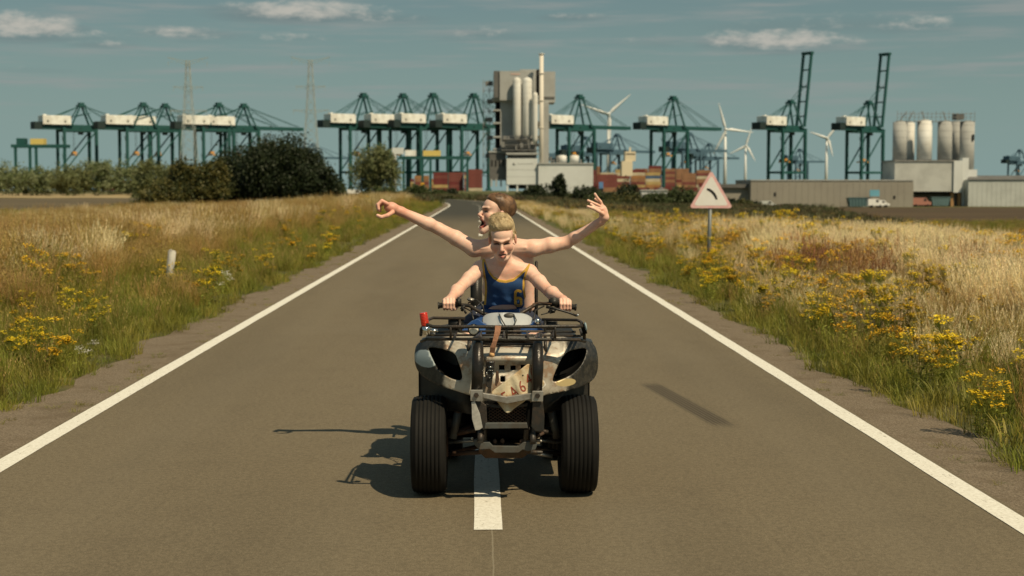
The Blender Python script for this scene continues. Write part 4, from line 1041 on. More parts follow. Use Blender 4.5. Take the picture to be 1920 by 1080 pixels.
for nm, k, yo, dep, m_ in (('back_plate', 1.0, .018, .012, M_pole), ('border', 1.0, .005, .012, M_signr), ('face', .80, .001, .004, M_signw)):
    t3 = rtri(cx, cz, hs * k, .035 * k + .01); b = MB(); b.prism([(x, Ys + yo, z) for x, z in t3], (0, dep, 0)); b.build(nm, m_, ws, world=True)
b = MB(); pts = []
for (px, py) in ((1325.5, 354.5), (1330, 356), (1335, 359.5), (1339, 364), (1342, 369), (1343.6, 374)):
    p = at(px, py, Ys); pts.append(p)
up = []; dn = []
for i, p in enumerate(pts):
    d = (pts[min(i + 1, 5)] - pts[max(i - 1, 0)]).normalized(); n_ = Vector((-d.z, 0, d.x)); wd = (.022, .028, .030, .030, .028, .022)[i]
    up.append(p + n_ * wd); dn.append(p - n_ * wd)
poly = [(p.x, Ys - .0025, p.z) for p in up + dn[::-1]]; b.prism(poly, (0, .003, 0)); b.build('bend_symbol', mat('sign_black', (.02, .02, .02), .5), ws, world=True)
b = MB()
for dz in (.12, .42): b.cbox((cx + .0, Ys + .05, a_.z + dz), (.16, .05, .035))
b.build('bracket', M_pole, ws, world=True)
ms = wthing('marker_post', (at(318, 500, 28).x, 28, -.1), 'small weathered pale marker post in the left verge', 'marker post')
x = ms.location.x; b = MB(); b.rbox((x, 28, .22), (.14, .07, .90), .02, Euler((0, R(7), 0))); b.rbox((x + .03, 28.01, .60), (.10, .05, .16), .02, Euler((0, R(-14), 0))); b.build('post', mat('marker_pale', (.44, .43, .38), .8, var=.6, vscale=6), ms, world=True)

# ------------------------------------------------------------------ the quad bike
QX, QY = .148, 9.45; YF, YR = 8.86, 10.05
quad = wthing('quad_bike', (QX, QY, 0), 'battered grey and black quad bike with front rack, missing headlights and bent plate', 'quad bike')
def part(b, name, m, parent=None, label=None):
    """part of the quad, or a sub-part when a parent part is given; shapes are in world coordinates"""
    if parent is None: return b.build(name, m, quad, True, label)
    parent['_o'] = quad['_o']; return b.build(name, m, parent, True, label)
def pp(px, py, Y): return at(px, py, Y)
K_rub = mat('tyre_rubber', (.0075, .0075, .0070), .72, spec=.2, var=.4, vscale=5, var_col=(.017, .016, .014), bump=.15, bscale=120)
K_blk = mat('black_plastic', (.016, .016, .015), .42, var=.5, vscale=9, var_col=(.04, .036, .028), bump=.2, bscale=90)
K_metb = mat('black_steel', (.028, .028, .026), .42, metal=.25, var=.45, vscale=18, var_col=(.085, .055, .036), bump=.25, bscale=110)
K_rust = mat('rusty_steel', (.085, .045, .026), .75, metal=.2, var=.8, vscale=20, var_col=(.05, .035, .025), bump=.4, bscale=90)
K_alu = mat('dull_aluminium', (.42, .41, .38), .38, metal=.7, var=.6, vscale=16, var_col=(.2, .17, .13))
K_chr = mat('chrome', (.75, .75, .72), .15, metal=1)
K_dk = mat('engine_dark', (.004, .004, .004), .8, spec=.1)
K_gl = mat('guard_black', (.014, .014, .013), .28, metal=.2, var=.5, vscale=14, var_col=(.045, .034, .026), bump=.2, bscale=90)
K_grey = mat('grey_casting', (.085, .092, .088), .55, metal=.2, var=.7, vscale=14, var_col=(.07, .055, .04))
def cowl_mat():
    m = bpy.data.materials.new('worn_cowl'); m.use_nodes = True; t = NT(m.node_tree); b = t.nt.nodes['Principled BSDF']
    tc = t.n('ShaderNodeTexCoord').outputs['Object']; P = t.xyz(tc)
    ax = t.m('ABSOLUTE', P[0]); nA = t.noise(tc, 9, 5, .65); nB = t.noise(tc, 30, 4, .7)
    silver = t.mix(t.ramp(nA, .35, .65), (.52, .485, .41), (.33, .295, .235)); rust = t.mix(t.ramp(nB, .4, .6), (.36, .19, .10), (.30, .20, .13))
    c = t.mix(t.m('MULTIPLY', t.ramp(t.m('ADD', t.m('MULTIPLY', nA, .6), t.m('MULTIPLY', nB, .4)), .50, .58), .75), silver, rust)
    black = t.mix(t.ramp(nB, .4, .7), (.020, .020, .019), (.058, .053, .043))
    e = t.m('ADD', ax, t.m('MULTIPLY', t.m('SUBTRACT', nA, .5), .10))
    c = t.mix(t.ramp(e, .335, .375), c, black)
    # a bleached patch on one side, a yellowed patch on the other
    def patch(cx, cz, rx, rz, s0, s1):
        a = t.m('DIVIDE', t.m('SUBTRACT', P[0], cx), rx); b2 = t.m('DIVIDE', t.m('SUBTRACT', P[2], cz), rz)
        r = t.m('ADD', t.m('ADD', t.m('MULTIPLY', a, a), t.m('MULTIPLY', b2, b2)), t.m('MULTIPLY', nA, .7)); return t.ramp(r, s1, s0)
    pl = pp(797, 676, 8.7); pr = pp(1060, 716, 8.7)
    c = t.mix(patch(pl.x - QX, pl.z, .075, .052, 1.15, 1.35), c, (.36, .42, .43))
    c = t.mix(patch(pr.x - QX, pr.z, .06, .022, 1.2, 1.5), c, (.50, .40, .20))
    t.L.new(c, b.inputs['Base Color']); b.inputs['Roughness'].default_value = .42; b.inputs['Metallic'].default_value = .15
    bp = t.n('ShaderNodeBump'); bp.inputs['Strength'].default_value = .25; bp.inputs['Distance'].default_value = .004; t.L.new(nB, bp.inputs['Height']); t.L.new(bp.outputs[0], b.inputs['Normal'])
    return m
K_cowl = cowl_mat()

# wheels
def wheel(x, y, r, w, front, side):
    hub = Vector((x, y, r)); M = Matrix.Translation(hub)
    prof = []; hw = w / 2; n_ = 7
    prof += [(-hw * .62, r * .50), (-hw * .92, r * .60), (-hw * 1.0, r * .76), (-hw * .96, r * .90), (-hw * .86, r * .965)]
    for i in range(n_):
        x0 = -hw * .78 + i * (hw * 1.56 / n_); x1 = x0 + hw * 1.56 / n_
        cr = lambda q: r * (1 - .045 * (abs(q) / hw) ** 2.4)
        g = .14 * (x1 - x0); prof += [(x0 + g, cr(x0 + g) - .0035), (x0 + g * 1.3, cr(x0) ), (x1 - g * 1.3, cr(x1)), (x1 - g, cr(x1 - g) - .0035)]
    prof += [(hw * .86, r * .965), (hw * .96, r * .90), (hw * 1.0, r * .76), (hw * .92, r * .60), (hw * .62, r * .50)]
    root = part(MB().lathe(prof, 64, M), 'tyre', K_rub)
    b = MB(); b.lathe([(-hw * .6, r * .5), (-hw * .5, r * .46), (-hw * .1, r * .42), (-hw * .05, r * .12), (hw * .05, r * .12), (hw * .1, r * .42), (hw * .5, r * .46), (hw * .6, r * .5)], 32, M)
    rim = part(b, 'rim', K_grey, root)
    b = MB(); b.lathe([(-hw * .55, .0), (-hw * .55, .04), (hw * .3, .05), (hw * .3, 0)], 20, M)
    for k in range(4):
        a = k * math.pi / 2 + .4; b.lathe([(-.055 * (1 if side < 0 else -1) - .0, 0.0), (-.055, .012), (.055, .012), (.055, 0)], 8, M @ Matrix.Translation((0, .07 * math.cos(a), .07 * math.sin(a))))
    part(b, 'hub', K_metb, root)
lx0 = pp(772, 850, YF).x; lx1 = pp(838.5, 850, YF).x; rx0 = pp(1048, 850, YF).x; rx1 = pp(1118, 850, YF).x; RF = .290
wheel((lx0 + lx1) / 2, YF, RF, lx1 - lx0, True, -1); wheel((rx0 + rx1) / 2, YF, RF, rx1 - rx0, True, 1)
wheel(QX - .385, YR, .285, .25, False, -1); wheel(QX + .385, YR, .285, .25, False, 1)

# cowl: an outlined skin with openings, bowed back towards the fenders
def inside(p, poly):
    x, y = p; c = False; n_ = len(poly); j = n_ - 1
    for i in range(n_):
        if (poly[i][1] > y) != (poly[j][1] > y) and x < (poly[j][0] - poly[i][0]) * (y - poly[i][1]) / (poly[j][1] - poly[i][1]) + poly[i][0]: c = not c
        j = i
    return c
def densify(poly, step=.012):
    out = []
    for i in range(len(poly)):
        a = Vector(poly[i]); b2 = Vector(poly[(i + 1) % len(poly)]); k = max(1, int((b2 - a).length / step))
        out += [tuple(a.lerp(b2, j / k)) for j in range(k)]
    return out
def smooth_poly(pts, it=2):
    """Chaikin corner cutting"""
    for _ in range(it):
        o2 = []
        for i in range(len(pts)):
            a = Vector(pts[i]); b2 = Vector(pts[(i + 1) % len(pts)]); o2 += [a.lerp(b2, .25), a.lerp(b2, .75)]
        pts = o2
    return [tuple(p) for p in pts]
YC = 8.60
def xz(px, py, Y=YC): p = at(px, py, Y); return (p.x, p.z)
outl = [(784, 642), (812, 637), (850, 640), (884, 652), (905, 655), (950, 653), (998, 655), (1015, 652), (1050, 640), (1088, 638), (1112, 643), (1120, 668), (1119, 698), (1108, 716), (1076, 730), (1040, 736), (1012, 742), (1004, 752), (950, 760), (896, 752), (888, 742), (862, 734), (826, 724), (796, 708), (781, 690), (778, 664)]
hl_l = [(803, 651), (828, 654), (852.6, 661.5), (859, 675), (868, 703), (866, 713), (853, 712.5), (838, 706), (820.7, 693), (806.5, 663)]
hl_r = [(1099, 652), (1075, 656), (1061.5, 661), (1050, 673), (1035, 709), (1036, 716), (1045, 715), (1070, 704), (1089, 686), (1098, 665)]
vents = [[(935.5, 683), (946, 683), (946, 693), (935.5, 693)], [(957, 684), (967, 684), (967, 693.5), (957, 693.5)], [(976, 683), (987, 683), (986, 693), (976, 693)], [(938, 706), (947, 706), (947, 716), (938, 716)]]
def cowl_y(x, z):
    u = abs(x - QX) / .53; y = 8.60 + .02 * u + .30 * u ** 3
    y += .10 * max(0, (z - .80) / .11) ** 2 * (1 if u < .62 else .6)     # top rolls back
    y += .06 * max(0, (.66 - z) / .1) ** 2
    # centre: ridge above the vents, hollow around them
    if u < .32:
        w_ = (1 - u / .32); y -= .035 * math.exp(-((z - .83) / .018) ** 2) * w_ ** .3; y += .03 * math.exp(-((z - .75) / .035) ** 2) * w_ ** .5
    hx = abs(abs(x - QX) - .35) / .11; y -= .02 * math.exp(-hx * hx) 
    return y
oc = densify(smooth_poly([xz(*p) for p in outl], 2)); holes = [densify(smooth_poly([xz(*p) for p in h], 2)) for h in (hl_l, hl_r)] + [densify([xz(*p) for p in h], .01) for h in vents]
pts = list(oc); edges = [(i, (i + 1) % len(oc)) for i in range(len(oc))]
for h in holes:
    n0 = len(pts); pts += h; edges += [(n0 + i, n0 + (i + 1) % len(h)) for i in range(len(h))]
xs_ = [p[0] for p in oc]; zs_ = [p[1] for p in oc]
for i, x in enumerate(np.arange(min(xs_), max(xs_), .013)):
    for z in np.arange(min(zs_) + (.0065 if i % 2 else 0), max(zs_), .013):
        if inside((x, z), oc) and not any(inside((x, z), h) for h in holes): pts.append((x, z))
res = delaunay_2d_cdt([Vector(p) for p in pts], edges, [], 0, 1e-5)
def cw(x, z, dy=0):
    y = cowl_y(x, z); k = y / YC; return (x * k, y + dy, 1.8 + (z - 1.8) * k)
vv = [cw(p.x, p.y) for p in res[0]]
ff = []
for f in res[2]:
    c_ = (sum(res[0][i].x for i in f) / len(f), sum(res[0][i].y for i in f) / len(f))
    if inside(c_, oc) and not any(inside(c_, h) for h in holes): ff.append(tuple(f))
b = MB(); b.add(vv, ff, True); cowl = part(b, 'front_cowl', K_cowl); md = cowl.modifiers.new('thick', 'SOLIDIFY'); md.thickness = .007; md.offset = 1
for k, h in enumerate(holes[:2]):   # empty headlight buckets
    cx_ = sum(p[0] for p in h) / len(h); cz_ = sum(p[1] for p in h) / len(h); n_ = len(h); b = MB(); vs = []
    for dy, s_ in ((-.0, 1), (.07, .98), (.15, .8)):
        for x, z in h:
            q_ = cw(x, z, .006 + dy); c0_ = cw(cx_, cz_); vs.append((c0_[0] + (q_[0] - c0_[0]) * s_, q_[1], c0_[2] + (q_[2] - c0_[2]) * s_))
    fs = [(r_ * n_ + i, r_ * n_ + (i + 1) % n_, (r_ + 1) * n_ + (i + 1) % n_, (r_ + 1) * n_ + i) for r_ in range(2) for i in range(n_)] + [tuple(range(2 * n_, 3 * n_))]
    b.add(vs, fs, True); part(b, 'headlight_bucket', K_dk, cowl)
# top of the cowl under the rack, and fenders over the wheels
b = MB(); vs = []; fs = []; nu = 41; nv = 8; top = []
for i in range(nu):
    px = 790 + (1112 - 790) * i / (nu - 1); pyt = np.interp(px, [784, 812, 850, 884, 905, 950, 998, 1015, 1050, 1088, 1112], [642, 637, 640, 652, 655, 653, 655, 652, 640, 638, 643])
    x, z = xz(px, pyt + 1.5)
    for j in range(nv):
        v = j / (nv - 1); u = abs(x - QX) / .53
        q_ = cw(x, z); vs.append((q_[0], q_[1] + .004 + v * (.50 - .10 * u), q_[2] + .003 + (.035 * math.sin(v * 1.9)) * (1 - u * .3) - (.0 if u < .55 else .06 * v * v)))
for i in range(nu - 1):
    for j in range(nv - 1): fs.append((i * nv + j, (i + 1) * nv + j, (i + 1) * nv + j + 1, i * nv + j + 1))
b.add(vs, fs, True); o = part(b, 'cowl_top', K_cowl); o.modifiers.new('thick', 'SOLIDIFY').thickness = .006
for sx in (-1, 1):   # front fender skirts
    b = MB(); vs = []; fs = []; prof = [(.0, .0)]; na = 14
    for i in range(na):
        a = R(-18 + i * 12.5)      # over the wheel from front to back
        yy_ = YF + .02 - .40 * math.cos(a); zz_ = .55 + .33 * math.sin(a)
        for j, (dx, dz) in enumerate(((.20, .03), (.30, .045), (.46, .04), (.525, .01), (.54, -.05), (.535, -.085))): vs.append((QX + sx * dx * .955, max(yy_, cowl_y(QX + sx * min(dx, .5), .75) + .15), min(zz_ + dz, .895)))
    for i in range(na - 1):
        for j in range(5): fs.append((i * 6 + j, i * 6 + j + 1, (i + 1) * 6 + j + 1, (i + 1) * 6 + j))
    b.add(vs, fs, True); o = part(b, 'front_fender', K_blk); o.modifiers.new('thick', 'SOLIDIFY').thickness = .006
    # rear fender
    b = MB(); vs = []; fs = []
    for i in range(na):
        a = R(5 + i * 12.5); yy_ = YR - .36 * math.cos(a); zz_ = .52 + .34 * math.sin(a)
        for dx, dz in ((.14, .05), (.30, .045), (.46, .02), (.51, -.05)): vs.append((QX + sx * dx, yy_, zz_ + dz))
    for i in range(na - 1):
        for j in range(3): fs.append((i * 4 + j, i * 4 + j + 1, (i + 1) * 4 + j + 1, (i + 1) * 4 + j))
    b.add(vs, fs, True); o = part(b, 'rear_fender', K_blk); o.modifiers.new('thick', 'SOLIDIFY').thickness = .006
    b = MB(); b.rbox((QX + sx * .37, 9.5, .34), (.24, .56, .03), .01); b.rbox((QX + sx * .37, 9.24, .44), (.24, .03, .22), .01, Euler((R(-20), 0, 0))); part(b, 'footwell', K_blk)

# chassis, engine, suspension
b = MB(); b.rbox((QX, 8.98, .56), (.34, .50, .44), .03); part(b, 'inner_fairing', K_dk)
b = MB(); b.rbox((QX, 9.5, .50), (.34, .7, .36), .05); b.rbox((QX, 9.42, .42), (.40, .3, .22), .04); part(b, 'engine', K_metb)
b = MB()
for sx in (-1, 1):
    b.tube([(QX + sx * .13, 8.68, .30), (QX + sx * .15, 9.3, .28), (QX + sx * .13, 10.3, .32)], .018, 10)
    b.tube([(QX + sx * .12, 8.66, .70), (QX + sx * .12, 8.66, .32)], .016, 8)
part(b, 'frame_tube', K_metb)
for sx in (-1, 1):
    b = MB()
    for z, zz in ((.26, .23), (.40, .34)): 
        b.tube([(QX + sx * .12, YF - .10, z), (QX + sx * .35, YF, zz)], .014, 8); b.tube([(QX + sx * .12, YF + .14, z), (QX + sx * .35, YF, zz)], .014, 8)
    part(b, 'suspension_arm', K_rust if sx < 0 else K_metb)
    b = MB(); b.rbox((QX + sx * .36, YF, .29), (.05, .07, .17), .012); b.tube([(QX + sx * .34, YF + .0, .29), (QX + sx * .44, YF, .29)], .03, 10); part(b, 'steering_knuckle', K_rust)
    a = Vector((QX + sx * .23, 8.83, .68)); c_ = Vector((QX + sx * .31, 8.83, .33)); b = MB(); b.tube([a, a.lerp(c_, .55)], .014, 10); b.tube([a.lerp(c_, .45), c_], .026, 12)
    sa = part(b, 'shock_absorber', K_grey); co = MB(); N = 90
    co.tube([a.lerp(c_, .05 + .5 * i / N) + Vector((.030 * math.cos(i * .55), .030 * math.sin(i * .55), 0)) for i in range(N)], .0055, 6); part(co, 'coil_spring', K_rust, sa)
    b = MB(); b.tube([(QX + sx * .10, YF + .05, .31), (QX + sx * .34, YF + .05, .29)], .010, 8); part(b, 'tie_rod', K_alu)
b = MB(); b.tube([(QX - .30, YR, .285), (QX + .30, YR, .285)], .024, 12); b.ball((QX, YR, .285), (.07, .09, .08), 14); part(b, 'rear_axle', K_metb)

for sx in (-1, 1):
    b = MB(); b.rbox((QX + sx * .245, 9.22, .50), (.27, .03, .46), .01); b.rbox((QX + sx * .17, 9.0, .50), (.03, .4, .40), .01); part(b, 'shade_panel', K_dk)  # black panels added to keep the space between the wheels dark
# lower front castings and skid plate
def flat(name, pix, Y, dep, m, parent=None, slope=0, Y1=None):
    P_ = []
    for (px, py) in pix:
        p = at(px, py, Y); P_.append((p.x, Y + slope * (p.z - .5), p.z))
    b = MB(); b.prism(P_, (0, dep, 0)); o = part(b, name, m, parent)
    md = o.modifiers.new('bevel', 'BEVEL'); md.width = .003; md.segments = 2; return o
flat('front_casting', [(888, 826), (897, 823), (905, 829), (918, 829), (924, 836), (972, 837), (982, 829), (994, 828), (1000, 822), (1008, 832), (1004, 843), (990, 846), (980, 843), (972, 849), (928, 849), (918, 842), (900, 843), (891, 836)], 8.52, .05, K_grey)
flat('skid_plate', [(896, 844), (1000, 844), (998, 860), (982, 874), (910, 874), (898, 860)], 8.53, .35, mat('skid_brown', (.050, .034, .020), .8, var=.7, vscale=12, var_col=(.11, .055, .025)), slope=-.9)
for px, py in ((901, 818), (999, 820)):
    p = pp(px, py, 8.5); b = MB(); b.tube([p + Vector((0, -.02, -.03)), p, p + Vector((0, .06, .06))], [.018, .02, .015], 10); part(b, 'tow_lug', K_metb)
for px, py in ((928, 828), (942, 827), (978, 828)):
    p = pp(px, py, 8.56); part(MB().ball(p, (.013, .013, .016), 10), 'bolt_head', K_rust)
p = pp(885, 822, 8.6); part(MB().ball(p, .008, 8), 'bolt_head', K_alu); p = pp(1014, 827, 8.6); part(MB().ball(p, .009, 8), 'bolt_head', K_alu)
b = MB(); b.tube([pp(1003, 822, 8.54), pp(1010, 817, 8.52), pp(1019, 812, 8.54)], .009, 8); part(b, 'hook', K_rust)

# brush guard
for (x0, x1, top_, bot) in ((896, 893, 640, 738), (1008, 1006, 642, 738)):
    b = MB(); b.tube([pp(x0 + 2, 630, 8.86), pp(x0 + 1, top_ - 2, 8.62), pp(x0, top_ + 14, 8.53), pp(x0, (top_ + bot) / 2, 8.50), pp(x1, bot, 8.49)], [.020, .026, .033, .034, .031], 16); part(b, 'guard_upright', K_gl)
pl_ = [(882, 731), (905, 731), (905, 753), (882, 752)]; pr_ = [(998, 733), (1019, 733), (1018, 753), (997, 753)]
for q, c_ in ((pl_, (893, 741)), (pr_, (1008, 742))):
    o = flat('clamp_plate', q, 8.452, .012, K_alu); p = pp(*c_, 8.45); b = MB(); b.lathe([(-.012, 0), (-.012, .014), (.0, .016), (.0, 0)], 6, Matrix.Translation(p) @ Matrix.Rotation(R(90), 4, 'Z'), False); part(b, 'bolt', K_metb, o)
flat('crossbar', [(905, 737), (950, 744), (998, 737), (998, 748), (951, 757), (905, 746)], 8.47, .035, K_alu, label) if False else flat('crossbar', [(905, 737), (950, 744), (998, 737), (998, 748), (951, 757), (905, 746)], 8.47, .035, K_alu)
for q in ([(888, 753), (903, 753), (912, 760), (914, 803), (906, 806), (896, 790)], [(999, 753), (1018, 753), (1021, 780), (1020, 808), (1004, 809), (996, 800)]): flat('lower_strap', q, 8.475, .02, K_metb)
flat('lower_crossbar', [(910, 793), (988, 793), (990, 803), (908, 804)], 8.47, .03, K_grey); flat('upper_crossbar', [(911, 757), (951, 762), (989, 757), (989, 762), (951, 767), (911, 763)], 8.545, .02, K_metb)
b = MB()
for i in range(-8, 14):
    for sgn in (-1, 1):
        q = []
        for k in range(15):
            py = 763 + 30 * k / 14; px = 918 + i * 8.5 + (0 if sgn > 0 else 30) + sgn * (py - 763) * 1.5
            if 914 <= px <= 988: q.append(pp(px, py, 8.555))
        if len(q) > 1: b.tube([q[0], q[-1]], .0026, 5)
part(b, 'grille_mesh', K_rust)
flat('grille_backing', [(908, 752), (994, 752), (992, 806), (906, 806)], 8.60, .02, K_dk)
flat('tape_flap', [(884, 754), (890, 752), (900, 776), (905, 802), (899, 806), (891, 807), (885, 786)], 8.462, .004, mat('silver_tape', (.55, .54, .50), .35, metal=.4, var=.5, vscale=30))
b = MB(); b.tube([pp(836, 846, 8.95), pp(885, 850, 8.9)], .010, 8); b.tube([pp(1000, 849, 8.80), pp(1036, 856, 8.8)], .012, 8); part(b, 'brake_pipe', K_alu)

# ---- front rack
rack = part(MB().rbox(pp(945, 632, 8.9), (.36, .26, .012), .004), 'rack_plate', mat('rack_plate_grey', (.15, .15, .14), .6, var=.6, vscale=20))
def rail(pts, r_=.0085, nm='rack_rail', m=None): part(MB().tube([pp(*q) for q in pts], r_, 9), nm, m or K_metb, rack)
rail([(789, 628, 8.62), (790, 617, 8.56), (797, 607, 8.54), (812, 612.5, 8.52), (945, 613, 8.50), (1080, 612, 8.52), (1091, 611, 8.55), (1095, 622, 8.6), (1096, 638, 8.66)], .010)
rail([(790, 640, 8.62), (800, 635.5, 8.56), (945, 636, 8.53), (1085, 637, 8.56), (1097, 640, 8.62)], .0095)
rail([(797, 607, 8.54), (804, 599, 9.0), (812, 596, 9.12), (872, 597, 9.14)], .009); rail([(1091, 611, 8.55), (1090, 604, 9.0), (1082, 600, 9.1), (1016, 599, 9.14)], .009)
rail([(800, 626, 8.56), (800, 620, 9.0)], .008); rail([(1091, 628, 8.58), (1088, 618, 9.0)], .008)
for px in (852, 900, 945, 990, 1040): rail([(px, 636, 8.53), (945 + (px - 945) * .955, 622, 9.1)], .007)
rail([(815, 622, 9.1), (945, 621, 9.12), (1080, 622, 9.1)], .007); rail([(802, 629, 8.85), (945, 628, 8.85), (1090, 630, 8.85)], .007)
rail([(950, 613, 8.505), (950, 636, 8.53)], .0065); rail([(1041, 613, 8.51), (1041, 637, 8.54)], .0065); rail([(845, 613, 8.51), (845, 636, 8.54)], .0065)
rail([(899, 645, 8.58), (1005, 646, 8.58)], .006); rail([(897, 650, 8.66), (950, 648, 8.66), (1008, 651, 8.66)], .006)
rail([(862, 597, 9.14), (862, 622, 9.1)], .008); rail([(1022, 599, 9.14), (1022, 622, 9.1)], .008)
rail([(1024, 655, 8.70), (1060, 656, 8.72), (1085, 650, 8.8)], .007); rail([(1022, 632, 8.7), (1023, 662, 8.66)], .010)
rail([(880, 634, 8.7), (878, 662, 8.66)], .010)
p = pp(855, 607, 9.16); part(MB().rbox(p, (.095, .04, .085), .01), 'mud_box', K_blk); p = pp(1032, 609, 9.16); part(MB().rbox(p, (.085, .04, .06), .01), 'mud_box', K_blk)
p = pp(1095, 617, 8.57); part(MB().rbox(p, (.025, .05, .075), .01, Euler((0, R(-12), 0))), 'indicator', K_dk); p = pp(1098, 612, 8.56)
part(MB().rbox(p, (.012, .05, .05), .005, Euler((0, R(-12), 0))), 'indicator_lens', mat('lens_bluegrey', (.25, .33, .36), .2))
# red beacon on chrome foot at the rack corner
a = pp(797.5, 611, 8.55); c_ = pp(793.5, 586, 8.55); b = MB(); b.tube([a, a.lerp(c_, .04), a.lerp(c_, .96), c_], [.020, .0225, .0225, .019], 20)
for k in np.linspace(.12, .9, 8): b.tube([a.lerp(c_, k), a.lerp(c_, k + .03)], .0238, 20)
be = part(b, 'red_beacon', mat('beacon_red', (.55, .035, .015), .25, coat=.4))
d_ = (a - c_).normalized(); b = MB(); b.tube([a + d_ * .002, a + d_ * .05], [.021, .018], 16); part(b, 'beacon_foot', K_chr, be)
b = MB(); b.ball(pp(812, 620, 8.58), (.030, .02, .013), 14); part(b, 'chrome_bracket', K_chr, be); part(MB().tube([pp(804, 608, 8.53), pp(805, 625, 8.53)], .008, 10), 'chrome_bracket', K_chr, be)
b = MB(); b.rbox(pp(811, 626, 8.62), (.03, .03, .02), .005); part(b, 'bracket_clip', K_alu)
# small round lamp
c_ = pp(888, 618, 8.54); b = MB(); b.lathe([(-.03, .0), (-.03, .028), (.02, .033), (.026, .033)], 24, Matrix.Translation(c_ + Vector((0, .02, 0))) @ Matrix.Rotation(R(-90), 4, 'Z'))
lm = part(b, 'round_lamp', K_blk); part(MB().ball(c_ + Vector((0, -.002, 0)), (.028, .012, .028), 16), 'lamp_lens', mat('lamp_glass', (.80, .79, .72), .35), lm)

# ---- strap with ratchet
b = MB(); q = [pp(934, 611, 8.488), pp(933, 622, 8.49), pp(928, 640, 8.50), pp(924, 652, 8.515), pp(922, 668, 8.545)]; wds = [.017, .016, .013, .015, .016]; vs = []; fs = []
for p, w_ in zip(q, wds): vs += [p + Vector((-w_, 0, .002)), p + Vector((w_, -.003, 0))]
for i in range(4): fs.append((2 * i, 2 * i + 1, 2 * i + 3, 2 * i + 2))
b.add(vs, fs, False); st = part(b, 'orange_strap', mat('strap_orange', (.58, .30, .19), .8, var=.5, vscale=40, var_col=(.38, .17, .09), bump=.4, bscale=300)); st.modifiers.new('t', 'SOLIDIFY').thickness = .003
q = [(912, 677), (928, 677), (927, 692), (924, 708), (921, 728), (912, 726), (909, 700)]
flat('ratchet_body', q, 8.53, .02, K_metb, st)
for (px, py, w_, h_) in ((920, 679, .040, .006), (919, 688, .038, .008), (918, 694, .040, .005), (912.5, 700, .012, .020), (924.5, 701, .010, .022), (918, 708, .018, .006)): part(MB().rbox(pp(px, py, 8.522), (w_, .014, h_), .003), 'ratchet_bar', K_chr, st)
part(MB().rbox(pp(922.5, 665, 8.535), (.028, .006, .028), .002), 'strap_stitching', mat('strap_pale', (.62, .38, .18), .8), st)
flat('broken_tab', [(930, 695), (935, 697), (936, 712), (931, 725), (928, 722), (929, 706)], 8.54, .006, K_rust)

# ---- bent licence plate and its characters
Mplate = mat('plate_cream', (.60, .53, .37), .5, var=.85, vscale=13, var_col=(.42, .27, .13), bump=.3, bscale=50)
PA = pp(919, 737, 8.50); PB = pp(940, 786, 8.50); PCn = pp(989, 683, 8.50)
eu = Vector((PCn.x - PA.x, 0, PCn.z - PA.z)); LU = eu.length; eu.normalize(); ev = Vector((PB.x - PA.x, 0, PB.z - PA.z)); ev -= eu * ev.dot(eu); LV = ev.length; ev.normalize()
def plate_pt(u, v, off=0):
    p = PA + eu * u + ev * v; bend = -.012 * math.exp(-((u - LU * .62 + v * .3) / .022) ** 2) + .008 * (u / LU) ** 2 + .006 * math.sin(u * 46 + v * 30)
    return Vector((p.x, 8.510 + bend - off, p.z))
b = MB(); NU, NV = 30, 16; L2 = LU * 1.05; vs = []; fs = []
for i in range(NU + 1):
    for j in range(NV + 1):
        u, v = L2 * i / NU, LV * j / NV
        # rounded corners
        rc = .022; cu = min(max(u, rc), L2 - rc); cv = min(max(v, rc), LV - rc); du, dv = u - cu, v - cv; dd = math.hypot(du, dv)
        if dd > rc and du and dv: u, v = cu + du / dd * rc, cv + dv / dd * rc
        vs.append(plate_pt(u, v))
for i in range(NU):
    for j in range(NV): fs.append((i * (NV + 1) + j, (i + 1) * (NV + 1) + j, (i + 1) * (NV + 1) + j + 1, i * (NV + 1) + j + 1))
b.add(vs, fs, True); plate = part(b, 'licence_plate', Mplate); plate.modifiers.new('t', 'SOLIDIFY').thickness = .002
plate['_o'] = quad['_o']
def text_mesh(ch, size):
    cu_ = bpy.data.curves.new('t', 'FONT'); cu_.body = ch; cu_.size = size; cu_.align_x = 'CENTER'; cu_.offset = .0; cu_.resolution_u = 4
    o = bpy.data.objects.new('t', cu_); COL.objects.link(o); dg = bpy.context.evaluated_depsgraph_get(); me = bpy.data.meshes.new_from_object(o.evaluated_get(dg)); bpy.data.objects.remove(o); bpy.data.curves.remove(cu_)
    return me
M_plred = mat('plate_red', (.26, .045, .022), .6)
for ch, u, v in (('F', .17, .66), ('A', .39, .70), ('6', .60, .72), ('4', .80, .68), ('6', .955, .58)):
    me = text_mesh(ch, LV * .60); bm = bmesh.new(); bm.from_mesh(me); bmesh.ops.triangulate(bm, faces=bm.faces); bmesh.ops.subdivide_edges(bm, edges=bm.edges, cuts=1); 
    u0, v0 = LU * u, LV * v; ca, sa = math.cos(R(10)), math.sin(R(10))
    vs = []
    for w in bm.verts:
        x, y = w.co.x * .72, w.co.y; vs.append(plate_pt(u0 + x * ca + y * sa, v0 - y * ca + x * sa, .0022))
    bm.verts.index_update(); b = MB(); b.add(vs, [[w.index for w in f.verts] for f in bm.faces]); bm.free(); part(b, 'character', M_plred, plate)
for u, v in ((.08, .2), (.78, .22), (.45, .93)): part(MB().ball(plate_pt(LU * u, LV * v, .001), (.004, .003, .004), 8), 'screw_hole', K_dk, plate)
flat('white_chip', [(1014, 713), (1020, 714), (1024, 722), (1018, 728), (1013, 726)], 8.56, .003, mat('chip_white', (.72, .72, .68), .5))

